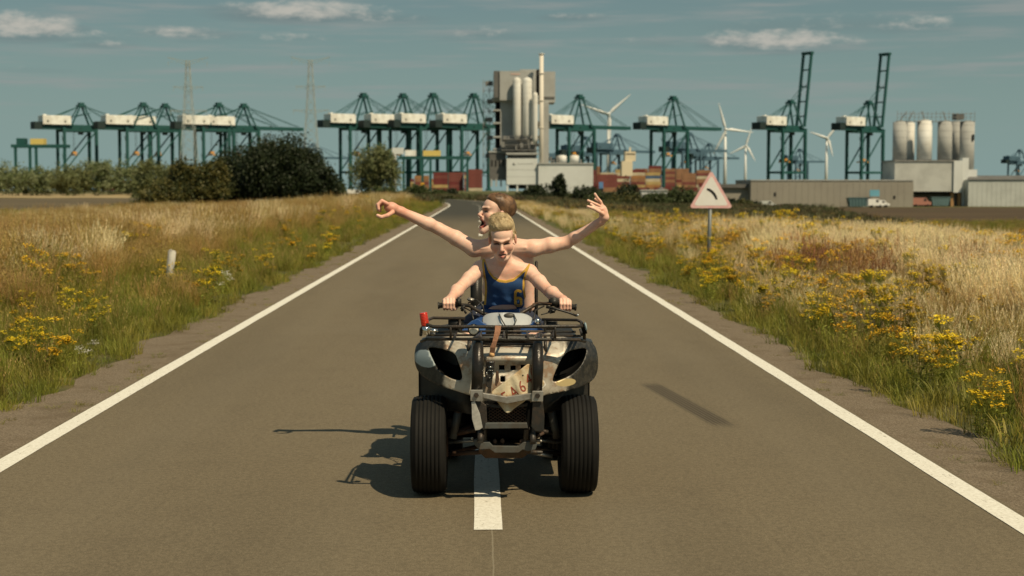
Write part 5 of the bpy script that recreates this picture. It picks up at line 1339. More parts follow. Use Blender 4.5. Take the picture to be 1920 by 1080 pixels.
# ---- steering: handlebar, grips, levers
BY = 9.42
b = MB(); b.tube([pp(822, 573, BY), pp(856, 571, BY), pp(880, 573, BY - .02), pp(905, 588, BY - .06), pp(940, 596, BY - .08), pp(975, 589, BY - .06), pp(1006, 570, BY - .02), pp(1030, 569, BY), pp(1080, 576, BY)], .0115, 12); bar_ = part(b, 'handlebar', K_metb)
for p0_, p1_ in (((821, 573), (857, 571)), ((1040, 571), (1081, 576.5))):
    a, c_ = pp(*p0_, BY), pp(*p1_, BY); b = MB(); b.tube([a, c_], .0165, 16); e0 = a if p0_[0] < 900 else c_; e1 = a.lerp(c_, .08) if p0_[0] < 900 else c_.lerp(a, .08); b.tube([e0, e1], .0215, 16)
    for k in np.linspace(.1, .95, 12): b.tube([a.lerp(c_, k), a.lerp(c_, k + .03)], .0180, 16)
    part(b, 'grip', K_blk, bar_)
b = MB(); b.rbox(pp(860, 566, BY - .01), (.035, .05, .06), .01); b.rbox(pp(868, 578, BY - .03), (.03, .03, .04), .008, Euler((0, R(25), 0))); part(b, 'switch_box', K_blk, bar_)
b = MB(); b.rbox(pp(1038, 566, BY - .015), (.062, .05, .055), .01); b.rbox(pp(1035, 583, BY - .02), (.05, .04, .028), .008, Euler((0, R(-12), 0))); part(b, 'throttle_box', K_blk, bar_)
b = MB(); b.rbox(pp(883, 562, BY - .02), (.05, .04, .022), .006, Euler((0, R(12), 0))); part(b, 'master_cylinder', K_alu, bar_)
b = MB(); b.tube([pp(1024, 575, BY - .05), pp(1045, 580, BY - .06), pp(1066, 586, BY - .06), pp(1081, 592, BY - .05), pp(1083, 590, BY - .05)], [.010, .007, .007, .007, .009], 8); part(b, 'brake_lever', K_blk, bar_)
part(MB().ball(pp(1083, 591, BY - .05), .0095, 10), 'lever_ball', K_chr, bar_)
b = MB(); b.tube([pp(868, 577, BY - .04), pp(874, 588, BY - .05)], .007, 8); part(b, 'brake_lever', K_blk, bar_)
for pts_, r_, m_ in (([(993, 586, 9.28), (1000, 570, 9.3), (1012, 567, 9.36), (1034, 570, 9.38)], .0055, K_rust), ([(878, 568, 9.36), (893, 562, 9.3), (905, 572, 9.26), (908, 590, 9.26)], .005, K_blk), ([(870, 576, 9.36), (884, 584, 9.28), (888, 600, 9.2)], .005, K_blk), ([(1020, 574, 9.36), (1004, 582, 9.3), (1000, 600, 9.2)], .005, K_blk), ([(1033, 585, 9.36), (1015, 590, 9.3)], .004, K_blk)):
    part(MB().tube([pp(*q) for q in pts_], r_, 7), 'cable', m_)
for px, py in ((891, 575), (893, 587), (904, 582)): part(MB().ball(pp(px, py, 9.24), .006, 8), 'cable_clip', K_alu)
# instrument hood between the bars, tank and blue shoulders
hood = [(902, 606), (906, 596), (916, 590), (935, 587.5), (965, 588), (985, 590), (998, 597), (1003, 606), (992, 611), (955, 613), (915, 612)]
Mh = mat('hood_silver', (.50, .52, .53), .35, metal=.2, var=.5, vscale=8, var_col=(.38, .41, .44)); oc2 = densify(smooth_poly([xz(*p, 9.14) for p in hood], 2), .01)
pts = list(oc2); edges = [(i, (i + 1) % len(oc2)) for i in range(len(oc2))]; xs_ = [p[0] for p in oc2]; zs_ = [p[1] for p in oc2]
for x in np.arange(min(xs_), max(xs_), .01):
    for z in np.arange(min(zs_), max(zs_), .01):
        if inside((x, z), oc2): pts.append((x, z))
res = delaunay_2d_cdt([Vector(p) for p in pts], edges, [], 0, 1e-5); zc = (min(zs_) + max(zs_)) / 2; xc_ = (min(xs_) + max(xs_)) / 2
def hy(x, z): u = (x - xc_) / .17; return 9.12 + .10 * u * u + (z - min(zs_)) * 1.1 - .012 * math.exp(-((abs(u) - .25) / .08) ** 2)
b = MB(); b.add([(p.x, hy(p.x, p.y), p.y) for p in res[0]], [tuple(f) for f in res[2] if inside((sum(res[0][i].x for i in f) / 3, sum(res[0][i].y for i in f) / 3), oc2)], True)
hd = part(b, 'instrument_hood', Mh); hd.modifiers.new('t', 'SOLIDIFY').thickness = .008
for s_ in (945, 972): part(MB().tube([pp(s_ - 9, 589, 9.19), pp(s_ - 4, 600, 9.135), pp(s_ + (2 if s_ < 950 else -8), 610, 9.11)], .004, 6), 'hood_line', K_grey, hd)
part(MB().ball(pp(955, 592, 9.19), (.035, .02, .018), 14), 'gauge', K_grey, hd)
b = MB(); b.rbox((QX, 9.35, .90), (.22, .42, .14), .05); b.rbox((QX, 9.22, .86), (.16, .2, .2), .04); part(b, 'tank_cover', K_blk)
Mb = mat('panel_blue', (.022, .075, .24), .35, coat=.2)
flat('blue_panel', [(872, 613), (884, 603), (896, 598), (903, 604), (914, 611), (900, 613)], 9.16, .05, Mb); flat('blue_panel', [(992, 611), (1001, 603), (1010, 600), (1014, 607), (1016, 613), (1000, 614)], 9.16, .05, Mb)
b = MB(); b.ball(pp(1008, 603, 9.15), (.018, .015, .022), 10); part(b, 'chrome_clamp', K_chr)
b = MB(); b.tube([(QX, 9.35, .45), (QX, 9.3, 1.0)], .016, 10); part(b, 'steering_stem', K_metb)
# seat, backrest frame, rear rack
b = MB(); b.rbox((QX, 9.98, .80), (.29, .80, .13), .05); b.rbox((QX, 9.72, .76), (.22, .3, .12), .04); part(b, 'seat', mat('seat_vinyl', (.018, .018, .018), .55, bump=.2, bscale=200))
b = MB(); b.rbox((QX - .09, 10.74, 1.12), (.16, .10, .42), .03) if False else None
lo = pp(884, 600, 10.62); hi = pp(884, 505, 10.62)
rb = part(MB().rbox(((pp(882, 500, 10.6).x + pp(904, 500, 10.6).x) / 2, 10.62, (lo.z + hi.z) / 2 - .03), (pp(904, 500, 10.6).x - pp(882, 500, 10.6).x, .10, hi.z - lo.z + .06), .015), 'backrest_frame', K_blk)
x1 = pp(1006, 490, 10.6).x; part(MB().rbox((x1, 10.62, (pp(1006, 489, 10.6).z + .75) / 2), (.022, .03, pp(1006, 489, 10.6).z - .75), .006), 'backrest_post', K_metb, rb)
part(MB().rbox(((pp(884, 500, 10.6).x + x1) / 2, 10.62, .95), (x1 - pp(884, 500, 10.6).x, .03, .10), .01), 'backrest_crossbar', K_metb, rb)
part(MB().rbox((x1 - .05, 10.70, .97), (.08, .06, .26), .02), 'side_pad', K_blk, rb)
b = MB()
for y in (10.45, 10.62, 10.78): b.tube([(QX - .36, y, .84), (QX + .36, y, .84)], .010, 8)
for x in (-.36, -.12, .12, .36): b.tube([(QX + x, 10.35, .83), (QX + x, 10.84, .84)], .010, 8)
part(b, 'rear_rack', K_metb)
for sx in (-1, 1): part(MB().rbox((QX + sx * .30, 10.46, .52), (.10, .04, .08), .01), 'tail_light', mat('tail_red', (.35, .02, .015), .3))
b = MB(); b.tube([(QX + .2, 9.7, .45), (QX + .24, 10.1, .48), (QX + .24, 10.5, .5)], [.03, .045, .05], 14); part(b, 'exhaust', K_rust)
# ------------------------------------------------------------------ people: one continuous surface grown from blended volumes
class Vol:
    def __init__(s, lo, hi, h):
        s.lo = np.array(lo, np.float32); s.h = h; s.n = np.ceil((np.array(hi) - lo) / h).astype(int) + 1
        s.F = np.full(s.n, .08, np.float32)
    def sub(s, lo, hi):
        a = np.clip(np.floor((np.array(lo) - s.lo) / s.h).astype(int), 0, s.n - 1); b = np.clip(np.ceil((np.array(hi) - s.lo) / s.h).astype(int) + 1, 1, s.n)
        if (b <= a).any(): return None
        ax = [s.lo[i] + s.h * np.arange(a[i], b[i], dtype=np.float32) for i in range(3)]
        return tuple(slice(a[i], b[i]) for i in range(3)), ax[0][:, None, None], ax[1][None, :, None], ax[2][None, None, :]
    def comb(s, sl, d, k, cut):
        f = s.F[sl]
        if not cut:
            h = np.clip(.5 + .5 * (f - d) / k, 0, 1); s.F[sl] = f * (1 - h) + d * h - k * h * (1 - h)
        else:
            d = -d; h = np.clip(.5 - .5 * (f - d) / k, 0, 1); s.F[sl] = f * (1 - h) + d * h + k * h * (1 - h)
    def cone(s, a, b, ra, rb, k=.012, cut=False, m=.03):
        a = np.array(a, np.float32); b = np.array(b, np.float32); r = max(ra, rb) + k + m
        q = s.sub(np.minimum(a, b) - r, np.maximum(a, b) + r)
        if q is None: return
        sl, X, Y, Z = q; d = b - a; L = float(d @ d) + 1e-9
        t = np.clip(((X - a[0]) * d[0] + (Y - a[1]) * d[1] + (Z - a[2]) * d[2]) / L, 0, 1)
        D = np.sqrt((X - a[0] - t * d[0]) ** 2 + (Y - a[1] - t * d[1]) ** 2 + (Z - a[2] - t * d[2]) ** 2) - (ra + (rb - ra) * t)
        s.comb(sl, D, k, cut)
    def ell(s, c, r, k=.012, M=None, cut=False, m=.03):
        c = np.array(c, np.float32); rm = max(r) + k + m; q = s.sub(c - rm, c + rm)
        if q is None: return
        sl, X, Y, Z = q; X = X - c[0]; Y = Y - c[1]; Z = Z - c[2]
        if M is not None:
            A = np.array(M, np.float32).T; U = A[0, 0] * X + A[0, 1] * Y + A[0, 2] * Z; V = A[1, 0] * X + A[1, 1] * Y + A[1, 2] * Z; Wd = A[2, 0] * X + A[2, 1] * Y + A[2, 2] * Z
        else: U, V, Wd = X, Y, Z
        k0 = np.sqrt((U / r[0]) ** 2 + (V / r[1]) ** 2 + (Wd / r[2]) ** 2) + 1e-6; k1 = np.sqrt((U / r[0] ** 2) ** 2 + (V / r[1] ** 2) ** 2 + (Wd / r[2] ** 2) ** 2) + 1e-6
        s.comb(sl, k0 * (k0 - 1) / k1, k, cut)
    def grid(s):
        return [s.lo[i] + s.h * np.arange(s.n[i], dtype=np.float32) for i in range(3)]
    def surface(s, F=None):
        """surface nets"""
        F = s.F if F is None else F; S = F < 0
        c = np.zeros(np.array(F.shape) - 1, np.uint8); O = [(i, j, k) for i in (0, 1) for j in (0, 1) for k in (0, 1)]
        for (i, j, k) in O: c += S[i:F.shape[0] - 1 + i, j:F.shape[1] - 1 + j, k:F.shape[2] - 1 + k]
        act = (c > 0) & (c < 8); idx = np.argwhere(act); ids = np.full(act.shape, -1, np.int32); ids[act] = np.arange(len(idx))
        val = {o: F[idx[:, 0] + o[0], idx[:, 1] + o[1], idx[:, 2] + o[2]] for o in O}
        acc = np.zeros((len(idx), 3)); num = np.zeros(len(idx))
        for a in O:
            for ax in range(3):
                if a[ax]: continue
                b = list(a); b[ax] = 1; b = tuple(b); va, vb = val[a], val[b]; m = (va < 0) != (vb < 0); t = np.where(m, va / np.where(m, va - vb, 1), 0)
                p = np.array(a, float)[None] + (np.array(b, float) - np.array(a, float))[None] * t[:, None]; acc += p * m[:, None]; num += m
        V = s.lo + s.h * (idx + acc / num[:, None]); Q = []
        for ax in range(3):
            sa = [slice(None)] * 3; sb = [slice(None)] * 3; sa[ax] = slice(0, -1); sb[ax] = slice(1, None)
            ch = S[tuple(sa)] != S[tuple(sb)]; e = np.argwhere(ch); o1, o2 = [q for q in range(3) if q != ax]
            ok = (e[:, o1] > 0) & (e[:, o2] > 0) & (e[:, o1] < act.shape[o1]) & (e[:, o2] < act.shape[o2]); e = e[ok]
            def cell(d1, d2):
                q = e.copy(); q[:, o1] -= d1; q[:, o2] -= d2; return ids[q[:, 0], q[:, 1], q[:, 2]]
            f = np.stack([cell(1, 1), cell(0, 1), cell(0, 0), cell(1, 0)], 1); neg = S[e[:, 0], e[:, 1], e[:, 2]]
            if ax == 1: neg = ~neg
            f[~neg] = f[~neg][:, ::-1]; Q.append(f)
        Q = np.concatenate(Q); Q = Q[(Q >= 0).all(1)]
        return V, Q

def vcol(me, C):
    a = me.color_attributes.new('Col', 'FLOAT_COLOR', 'POINT'); C4 = np.ones((len(C), 4), np.float32); C4[:, :3] = C; a.data.foreach_set('color', C4.ravel())

def skin_mat(name, base):
    m = mat(name, (1, 1, 1), .50, spec=.35, vcol=True, bump=.05, bscale=300); b = m.node_tree.nodes['Principled BSDF']
    t = NT(m.node_tree); src = b.inputs['Base Color'].links[0].from_socket; tc = t.n('ShaderNodeTexCoord').outputs['Object']
    c = t.mix(t.m('MULTIPLY', t.ramp(t.noise(tc, 16, 5, .7), .42, .68), .55), src, (1.0, .80, .74), 'MULTIPLY'); c = t.mix(t.m('MULTIPLY', t.ramp(t.noise(tc, 70, 4, .8), .5, .72), .45), c, (.86, .72, .66), 'MULTIPLY'); t.L.new(c, b.inputs['Base Color'])
    b.inputs['Subsurface Weight'].default_value = .12; b.inputs['Subsurface Radius'].default_value = (.9, .3, .15); b.inputs['Subsurface Scale'].default_value = .008
    return m
M_skin = skin_mat('skin', None)

class Head:
    """a head built in its own frame: x to its own right ... y out of the face, z up; origin between the ears at eye level"""
    def __init__(s, O, yaw, pitch, roll, sc):
        s.O = Vector(O); s.R = (Matrix.Rotation(R(yaw), 3, 'Z') @ Matrix.Rotation(R(roll), 3, 'Y') @ Matrix.Rotation(R(pitch), 3, 'X')); s.s = sc
    def w(s, p): return s.O + s.R @ (Vector(p) * s.s)
    def local(s, V):
        Ri = np.array(s.R); return ((V - np.array(s.O)) @ Ri) / s.s
    def ell(s, F, c, r, k=.01, cut=False): F.ell(s.w(c), [q * s.s for q in r], k, s.R, cut)
    def cone(s, F, a, b, ra, rb, k=.008, cut=False): F.cone(s.w(a), s.w(b), ra * s.s, rb * s.s, k, cut)
    def skull(s, F, mouth):
        jd = .028 if mouth == 'shout' else 0
        s.ell(F, (0, -.022, .045), (.074, .096, .080)); s.ell(F, (0, .036, -.020), (.062, .053, .080), .02); s.ell(F, (0, .045, .040), (.058, .046, .05), .02)
        for q in (-1, 1):
            s.cone(F, (q * .052, -.005, -.050), (q * .018, .062, -.098 - jd), .024, .019, .016); s.ell(F, (q * .042, .057, -.030), (.025, .025, .027), .018)
        s.ell(F, (0, .066, -.106 - jd), (.022, .018, .018), .014)
        s.cone(F, (-.042, .078, .021), (-.007, .091, .014), .009, .011, .010); s.cone(F, (.042, .078, .021), (.007, .091, .014), .009, .011, .010)
        for q in (-1, 1):
            s.ell(F, (q * .031, .096, -.001), (.019, .020, .012), .007, cut=True); s.ell(F, (q * .031, .068, -.003), (.0155, .0135, .012), .003)
        s.cone(F, (0, .086, .008), (0, .109, -.030), .0075, .0115, .008); s.ell(F, (0, .112, -.034), (.0105, .0095, .009), .005)
        for q in (-1, 1): s.ell(F, (q * .0125, .100, -.038), (.0075, .010, .0075), .004)
        if mouth == 'grimace':
            s.ell(F, (0, .086, -.064), (.030, .014, .020), .012)
            s.cone(F, (-.026, .083, -.066), (0, .100, -.055), .0055, .0062, .004); s.cone(F, (.026, .083, -.066), (0, .100, -.055), .0055, .0062, .004)
            s.ell(F, (0, .102, -.0670), (.024, .015, .0052), .003, cut=True)
            s.ell(F, (.001, .074, -.076), (.016, .012, .005), .003)
            s.cone(F, (-.025, .083, -.071), (0, .098, -.080), .0055, .0082, .004); s.cone(F, (.025, .083, -.071), (0, .098, -.080), .0055, .0082, .004)
            for q in (-1, 1): s.cone(F, (q * .020, .098, -.036), (q * .038, .078, -.066), .004, .003, .006, cut=True)
        else:
            s.ell(F, (0, .082, -.058), (.030, .016, .020), .012)
            s.ell(F, (0, .094, -.080), (.0225, .038, .026), .005, cut=True)
            s.cone(F, (-.026, .066, -.080), (-.012, .092, -.054), .0055, .006, .004); s.cone(F, (-.012, .092, -.054), (.012, .092, -.054), .006, .006, .004); s.cone(F, (.012, .092, -.054), (.026, .066, -.080), .006, .0055, .004)
            s.cone(F, (-.026, .066, -.080), (-.011, .082, -.108), .0055, .007, .004); s.cone(F, (-.011, .082, -.108), (.011, .082, -.108), .007, .007, .004); s.cone(F, (.011, .082, -.108), (.026, .066, -.080), .007, .0055, .004)
            s.ell(F, (0, .052, -.104), (.016, .026, .007), .004)
        for q in (-1, 1):
            s.ell(F, (q * .079, -.008, -.004), (.009, .019, .031), .006); s.ell(F, (q * .089, -.002, .0), (.006, .010, .018), .004, cut=True)
    def paint(s, V, C, mouth, brow):
        L = s.local(V); x, y, z = L[:, 0], L[:, 1], L[:, 2]; near = (np.abs(x) < .12) & (np.abs(y) < .15) & (z > -.16) & (z < .14)
        def bl(m, col): 
            m = np.clip(m, 0, 1)[:, None] * near[:, None]; C[:] = C * (1 - m) + np.array(col)[None] * m
        def g(cx, cy, cz, rx, ry, rz): return np.exp(-(((x - cx) / rx) ** 2 + ((y - cy) / ry) ** 2 + ((z - cz) / rz) ** 2))
        front = y > .03
        for q in (-1, 1):
            bl(.55 * g(q * .045, .07, -.030, .022, .05, .020), (.58, .22, .15))
            bl(.6 * g(q * .030, .08, .003, .026, .05, .013), (.36, .17, .11))  # shade of the eye sockets painted in
            bl(.95 * (np.exp(-(((x - q * .031) / .023) ** 4)) * np.exp(-((z - (.0175 + .20 * (np.abs(x) - .03))) / .0052) ** 2)) * front, brow)
            bl(.55 * np.exp(-(((x - q * .030) / .022) ** 4)) * np.exp(-((z - .006) / .0090) ** 2) * front, (.22, .10, .065)); bl(1.8 * np.exp(-(((x - q * .031) / .0170) ** 4)) * np.exp(-((z + .0015 + .0025 * ((x - q * .031) / .017) ** 2) / .0036) ** 2) * front, (.030, .016, .012))  # brow shade painted over the upper lid, then the dark lash line
            bl(.5 * g(q * .083, -.005, 0, .02, .03, .035), (.62, .22, .16))
            bl(1.2 * g(q * .0085, .105, -.0435, .005, .012, .0035), (.10, .03, .025))
        bl(.4 * g(0, .11, -.032, .018, .02, .016), (.62, .24, .17))
        if mouth == 'grimace':
            lip = np.maximum(g(0, .10, -.055, .023, .03, .0042), g(0, .10, -.079, .021, .03, .0068)); bl(1.1 * lip, (.50, .15, .12))
            bl(1.3 * np.exp(-(x / .023) ** 4) * np.exp(-((z + .0665) / .0050) ** 4) * front, (.15, .03, .025)); bl(1.0 * np.exp(-(x / .016) ** 4) * np.exp(-((z + .0635) / .0030) ** 2) * front, (.60, .52, .42)); bl(.9 * g(.002, .085, -.0755, .015, .03, .0035), (.42, .11, .10))
        else:
            r = np.sqrt((x / .024) ** 2 + ((z + .080) / .029) ** 2); bl(1.0 * np.exp(-((r - 1.12) / .20) ** 2) * (y > .05), (.46, .11, .09))
            ins = (np.abs(x) < .0235) & (np.abs(z + .080) < .030) & (r < .99) & (y < .085) & (y > -.0); bl(ins * 1.0, (.045, .010, .010)); bl(1.1 * g(0, .065, -.099, .014, .03, .006) * (r < .9), (.30, .05, .05)); bl(1. * g(0, .08, -.060, .015, .012, .0035) * (r < 1.0), (.6, .55, .47))

def fingers(F, chains, r0=.0088, r1=.0066, k=.0035):
    for ch in chains:
        n_ = len(ch) - 1
        for i in range(n_):
            F.cone(ch[i], ch[i + 1], r0 + (r1 - r0) * i / n_, r0 + (r1 - r0) * (i + 1) / n_, k, m=.012)

def arm(F, sh, el, wr, r=(.044, .037, .033, .037, .0225)):
    sh, el, wr = Vector(sh), Vector(el), Vector(wr)
    F.ell(sh, (r[0] * 1.06,) * 3, .02); F.cone(sh, sh.lerp(el, .5), r[0], r[1] * 1.06, .02); F.cone(sh.lerp(el, .5), el, r[1] * 1.06, r[2], .012)
    ax_ = (el - sh).normalized(); F.ell(sh.lerp(el, .52) + Vector((0, -.012, .006)), (r[1] * .94,) * 3, .02); F.ell(el + (ax_ - (wr - el).normalized()) * .010, (r[2] * .74,) * 3, .008); F.ell(el.lerp(wr, .22) + Vector((0, -.008, .006)), (r[3] * .98,) * 3, .015)
    F.cone(el, el.lerp(wr, .28), r[2], r[3], .012); F.cone(el.lerp(wr, .28), wr, r[3], r[4], .012)

def fist(F, c, sx, wr, bar_dir):
    """hand closed round the grip: c = centre on the bar, sx = side towards the thumb (+1 or -1 along x)"""
    c = Vector(c); wr = Vector(wr); u = Vector(bar_dir).normalized() * sx
    back = Vector((0, .036, .024)); F.ell(c + back * .85, (.041, .024, .026), .012); F.cone(wr, c + back * .95, .0235, .026, .016)
    F.cone(wr, c + back * .9 + u * .018, .020, .022, .014); F.cone(wr, c + back * .9 - u * .018, .019, .020, .014)
    for i, o in enumerate((.030, .010, -.010, -.029)):
        L_ = (1, 1.06, 1.0, .86)[i]; b = c + u * o
        fingers(F, [[b + Vector((0, .030, .034 * L_)), b + Vector((0, -.006, .037 * L_)), b + Vector((0, -.029, .012)), b + Vector((0, -.024, -.016 * L_)), b + Vector((0, -.004, -.026))]], .0104 * (1 if i < 3 else .88), .0086)
    fingers(F, [[c + u * .036 + Vector((0, .038, .006)), c + u * .050 + Vector((0, .014, -.012)), c + u * .040 + Vector((0, -.010, -.024)), c + u * .018 + Vector((0, -.020, -.027))]], .0125, .009)

def torso(F, pel, wai, che, nek, shl, shr, w=1.0, d=1.0):
    """ribcage, belly, pelvis, shoulders and neck root from a bent spine"""
    pel, wai, che, nek, shl, shr = map(Vector, (pel, wai, che, nek, shl, shr))
    def fr(a, b):
        z = (b - a).normalized(); x = (shr - shl).normalized(); y = z.cross(x).normalized(); x = y.cross(z); return Matrix((x, y, z)).transposed()
    F.ell(pel, (.142 * w, .105 * d, .105), .03, fr(pel, wai)); F.ell(wai, (.112 * w, .080 * d, .115), .04, fr(pel, wai)); F.ell(che, (.132 * w, .090 * d, .150), .04, fr(wai, che))
    up = (nek - che).normalized()
    F.cone(shl.lerp(shr, .13), shl.lerp(shr, .87), .054, .054, .03)
    F.cone(nek + up * .015, shl.lerp(shr, .10) + up * .012, .034, .034, .03); F.cone(nek + up * .015, shl.lerp(shr, .90) + up * .012, .034, .034, .03)
    f = fr(wai, che)
    for q in (-1, 1):
        F.ell(che + f @ Vector((q * .060 * w, .052 * d * SGN[0], .060)), (.058, .028, .046), .02, f)   # chest muscles
        F.cone(nek + f @ Vector((q * .014, .050 * SGN[0], -.020)), (shl if q * SGN[1] < 0 else shr).lerp(nek, .25) + f @ Vector((0, .046 * SGN[0], .022)), .0095, .010, .008)   # collar bones
SGN = [-1, 1]
C_SK = np.array((.78, .53, .42)); 
def base_paint(V, blush):
    C = np.tile(C_SK, (len(V), 1)); 
    nA = np.array([noise.noise(Vector(v) * 9) for v in V[::1]]) if len(V) < 1 else None
    for (p, r_, col, a) in blush:
        d = np.linalg.norm(V - np.array(p)[None], axis=1); m = (a * np.exp(-(d / r_) ** 2))[:, None]; C = C * (1 - m) + np.array(col)[None] * m
    # gentle mottling
    q = np.sin(V[:, 0] * 61 + 3 * np.sin(V[:, 2] * 43)) * np.sin(V[:, 2] * 57 + 2 * np.sin(V[:, 1] * 49)); C *= (1 + .05 * q)[:, None]
    return C

def finish(name, V, Q, m, root, C=None, mi=None, mats=None, smooth=2):
    # light relaxing to hide the grid
    E = np.concatenate([Q[:, [0, 1]], Q[:, [1, 2]], Q[:, [2, 3]], Q[:, [3, 0]]])
    for it in range(smooth):
        S = np.zeros_like(V); N = np.zeros(len(V)); np.add.at(S, E[:, 0], V[E[:, 1]]); np.add.at(N, E[:, 0], 1); np.add.at(S, E[:, 1], V[E[:, 0]]); np.add.at(N, E[:, 1], 1)
        V = V + (S / np.maximum(N, 1)[:, None] - V) * (.45 if it % 2 == 0 else -.25)
    o_ = np.array(root['_o']); me = np_mesh(name, V - o_, Q, mats or m, True, mi)
    if C is not None and len(me.vertices) == len(C): vcol(me, C)
    return mesh_obj(name, me, root)

def relax(V, Q, n):
    E = np.concatenate([Q[:, [0, 1]], Q[:, [1, 2]], Q[:, [2, 3]], Q[:, [3, 0]]])
    for it in range(n):
        S = np.zeros_like(V); N = np.zeros(len(V)); np.add.at(S, E[:, 0], V[E[:, 1]]); np.add.at(N, E[:, 0], 1); np.add.at(S, E[:, 1], V[E[:, 0]]); np.add.at(N, E[:, 1], 1)
        V = V + (S / np.maximum(N, 1)[:, None] - V) * (.45 if it % 2 == 0 else -.25)
    return V
def refine(V, Q, mask, k=3):
    """split the masked quads k by k"""
    A = Q[mask]; P = V[A]; base = len(V); m = len(A); t = np.arange(k + 1) / k
    G = [((1 - a) * (1 - b2))[None, None] * P[:, 0:1] + (a * (1 - b2))[None, None] * P[:, 1:2] + (a * b2)[None, None] * P[:, 2:3] + ((1 - a) * b2)[None, None] * P[:, 3:4] for b2 in t for a in t]
    NV = np.concatenate(G, 1); w = k + 1; idx = base + np.arange(m)[:, None] * (w * w); NQ = []
    for j in range(k):
        for i in range(k): o_ = j * w + i; NQ.append(np.concatenate([idx + o_, idx + o_ + 1, idx + o_ + w + 1, idx + o_ + w], 1))
    V2 = np.concatenate([V, NV.reshape(-1, 3)]); Q2 = np.concatenate([Q[~mask]] + NQ); key = np.round(V2 * 2e5).astype(np.int64)
    _, first, inv = np.unique(key, axis=0, return_index=True, return_inverse=True); inv = inv.ravel(); V3 = V2[first]; Q3 = inv[Q2]
    used = np.unique(Q3); mp = np.full(len(V3), -1); mp[used] = np.arange(len(used)); return V3[used], mp[Q3]
def face_refined(H, V, Q):
    V = relax(V, Q, 2); L = H.local(V[Q].mean(1)); m = (np.abs(L[:, 0]) < .065) & (L[:, 1] > .02) & (L[:, 2] > -.135) & (L[:, 2] < .045); return refine(V, Q, m, 3)
def strands(b, pts, dirs, L, w, droop, rs_):
    for p, d in zip(pts, dirs):
        p = Vector(p); d = Vector(d) + Vector(rs_.normal(0, .08, 3)); d.normalize(); l = L * rs_.uniform(.5, 1.25); s_ = d.orthogonal().normalized() * w
        q = Vector(rs_.normal(0, 1, 3)); s_ = (q - d * q.dot(d)).normalized() * w; m = p + d * l * .55; e = p + d * l + Vector((0, 0, -droop * l)) + Vector(rs_.normal(0, .1, 3)) * l
        b.add([p - s_, p + s_, m + s_ * .8, m - s_ * .8, e], [(0, 1, 2, 3), (3, 2, 4)], True)

# ================================================================== the driver
dr = wthing('person', (QX, 9.95, .86), 'boy with blond hair in a blue and yellow vest numbered 6 gripping the handlebar', 'person')
D_pel = Vector((QX - .005, 10.03, .90)); D_wai = Vector((QX, 9.97, 1.05)); D_che = Vector(at(947, 538, 9.88)) + Vector((0, .02, 0)); D_nek = Vector(at(944, 492, 9.84)) 
D_sl = at(900, 503, 9.84); D_sr = at(993, 510, 9.84)
D_el, D_er = at(861, 541, 9.66), at(1029, 546, 9.66); BYc = 9.42
D_wl, D_wr = at(846, 559, 9.50), at(1056, 562, 9.50); D_gl, D_gr = at(841.5, 572, BYc), at(1060, 573.5, BYc)
HD = Head(at(942, 448.5, 9.74), 176, -17, 2, 1.07)
F = Vol((QX - .46, 9.22, .28), (QX + .46, 10.30, 1.72), .0043)
torso(F, D_pel, D_wai, D_che, D_nek, D_sl, D_sr, 1.0, .95)
arm(F, D_sl, D_el, D_wl, (.046, .041, .036, .041, .026)); arm(F, D_sr, D_er, D_wr, (.046, .041, .036, .041, .026))
F.cone(D_nek + Vector((0, .02, -.01)), HD.w((0, -.030, -.05)), .057, .053, .022); F.cone(D_nek + Vector((-.02, -.03, .0)), HD.w((0, .025, -.09)), .022, .02, .02)
HD.skull(F, 'grimace')
fist(F, D_gl, 1, D_wl, (1, 0, 0)); fist(F, D_gr, -1, D_wr, (1, 0, -.05))
for sx in (-1, 1):
    kn = Vector((QX + sx * .262, 9.56, .80)); an = Vector((QX + sx * .335, 9.62, .42))
    F.cone(D_pel + Vector((sx * .085, -.02, -.03)), kn.lerp(D_pel, .35), .082, .068, .02); F.cone(kn.lerp(D_pel + Vector((sx * .085, 0, 0)), .35), kn, .068, .050, .02)
    F.cone(kn, kn.lerp(an, .35), .049, .050, .015); F.cone(kn.lerp(an, .35), an, .050, .032, .015)
V, Q = face_refined(HD, *F.surface())
C = base_paint(V, [(D_wl, .06, (.60, .28, .19), .5), (D_wr, .06, (.60, .28, .19), .5), (D_el, .07, (.60, .30, .20), .35), (D_er, .07, (.60, .30, .20), .4), (D_nek + Vector((0, -.05, -.04)), .07, (.62, .32, .23), .45), (D_nek + Vector((.06, -.05, -.05)), .03, (.55, .27, .2), .4), (D_nek + Vector((-.02, -.07, -.10)), .04, (.6, .3, .22), .35), (D_sl, .05, (.70, .38, .28), .4), (D_sr, .05, (.70, .38, .28), .4), (D_gl + Vector((0, -.03, -.02)), .03, (.55, .24, .17), .4), (D_gr + Vector((0, -.03, -.02)), .03, (.55, .24, .17), .4)])
HD.paint(V, C, 'grimace', (.20, .11, .055)); finish('body', V, Q, M_skin, dr, C, smooth=0)

# vest: the torso swollen a little, cut to the shape of the neck and arm openings
T_ = Vol((QX - .26, 9.66, .90), (QX + .26, 10.22, 1.42), .0042); torso(T_, D_pel, D_wai, D_che, D_nek, D_sl, D_sr, 1.0, .95)
T_.cone(D_nek + Vector((0, .02, -.01)), HD.w((0, -.030, -.05)), .057, .053, .022)
gx, gy, gz = T_.grid(); X, Y_, Z = np.meshgrid(gx, gy, gz, indexing='ij')
def prof(pix, Y=9.80): 
    q = sorted([(at(a, b2, Y).z, at(a, b2, Y).x) for a, b2 in pix]); return np.array(q)
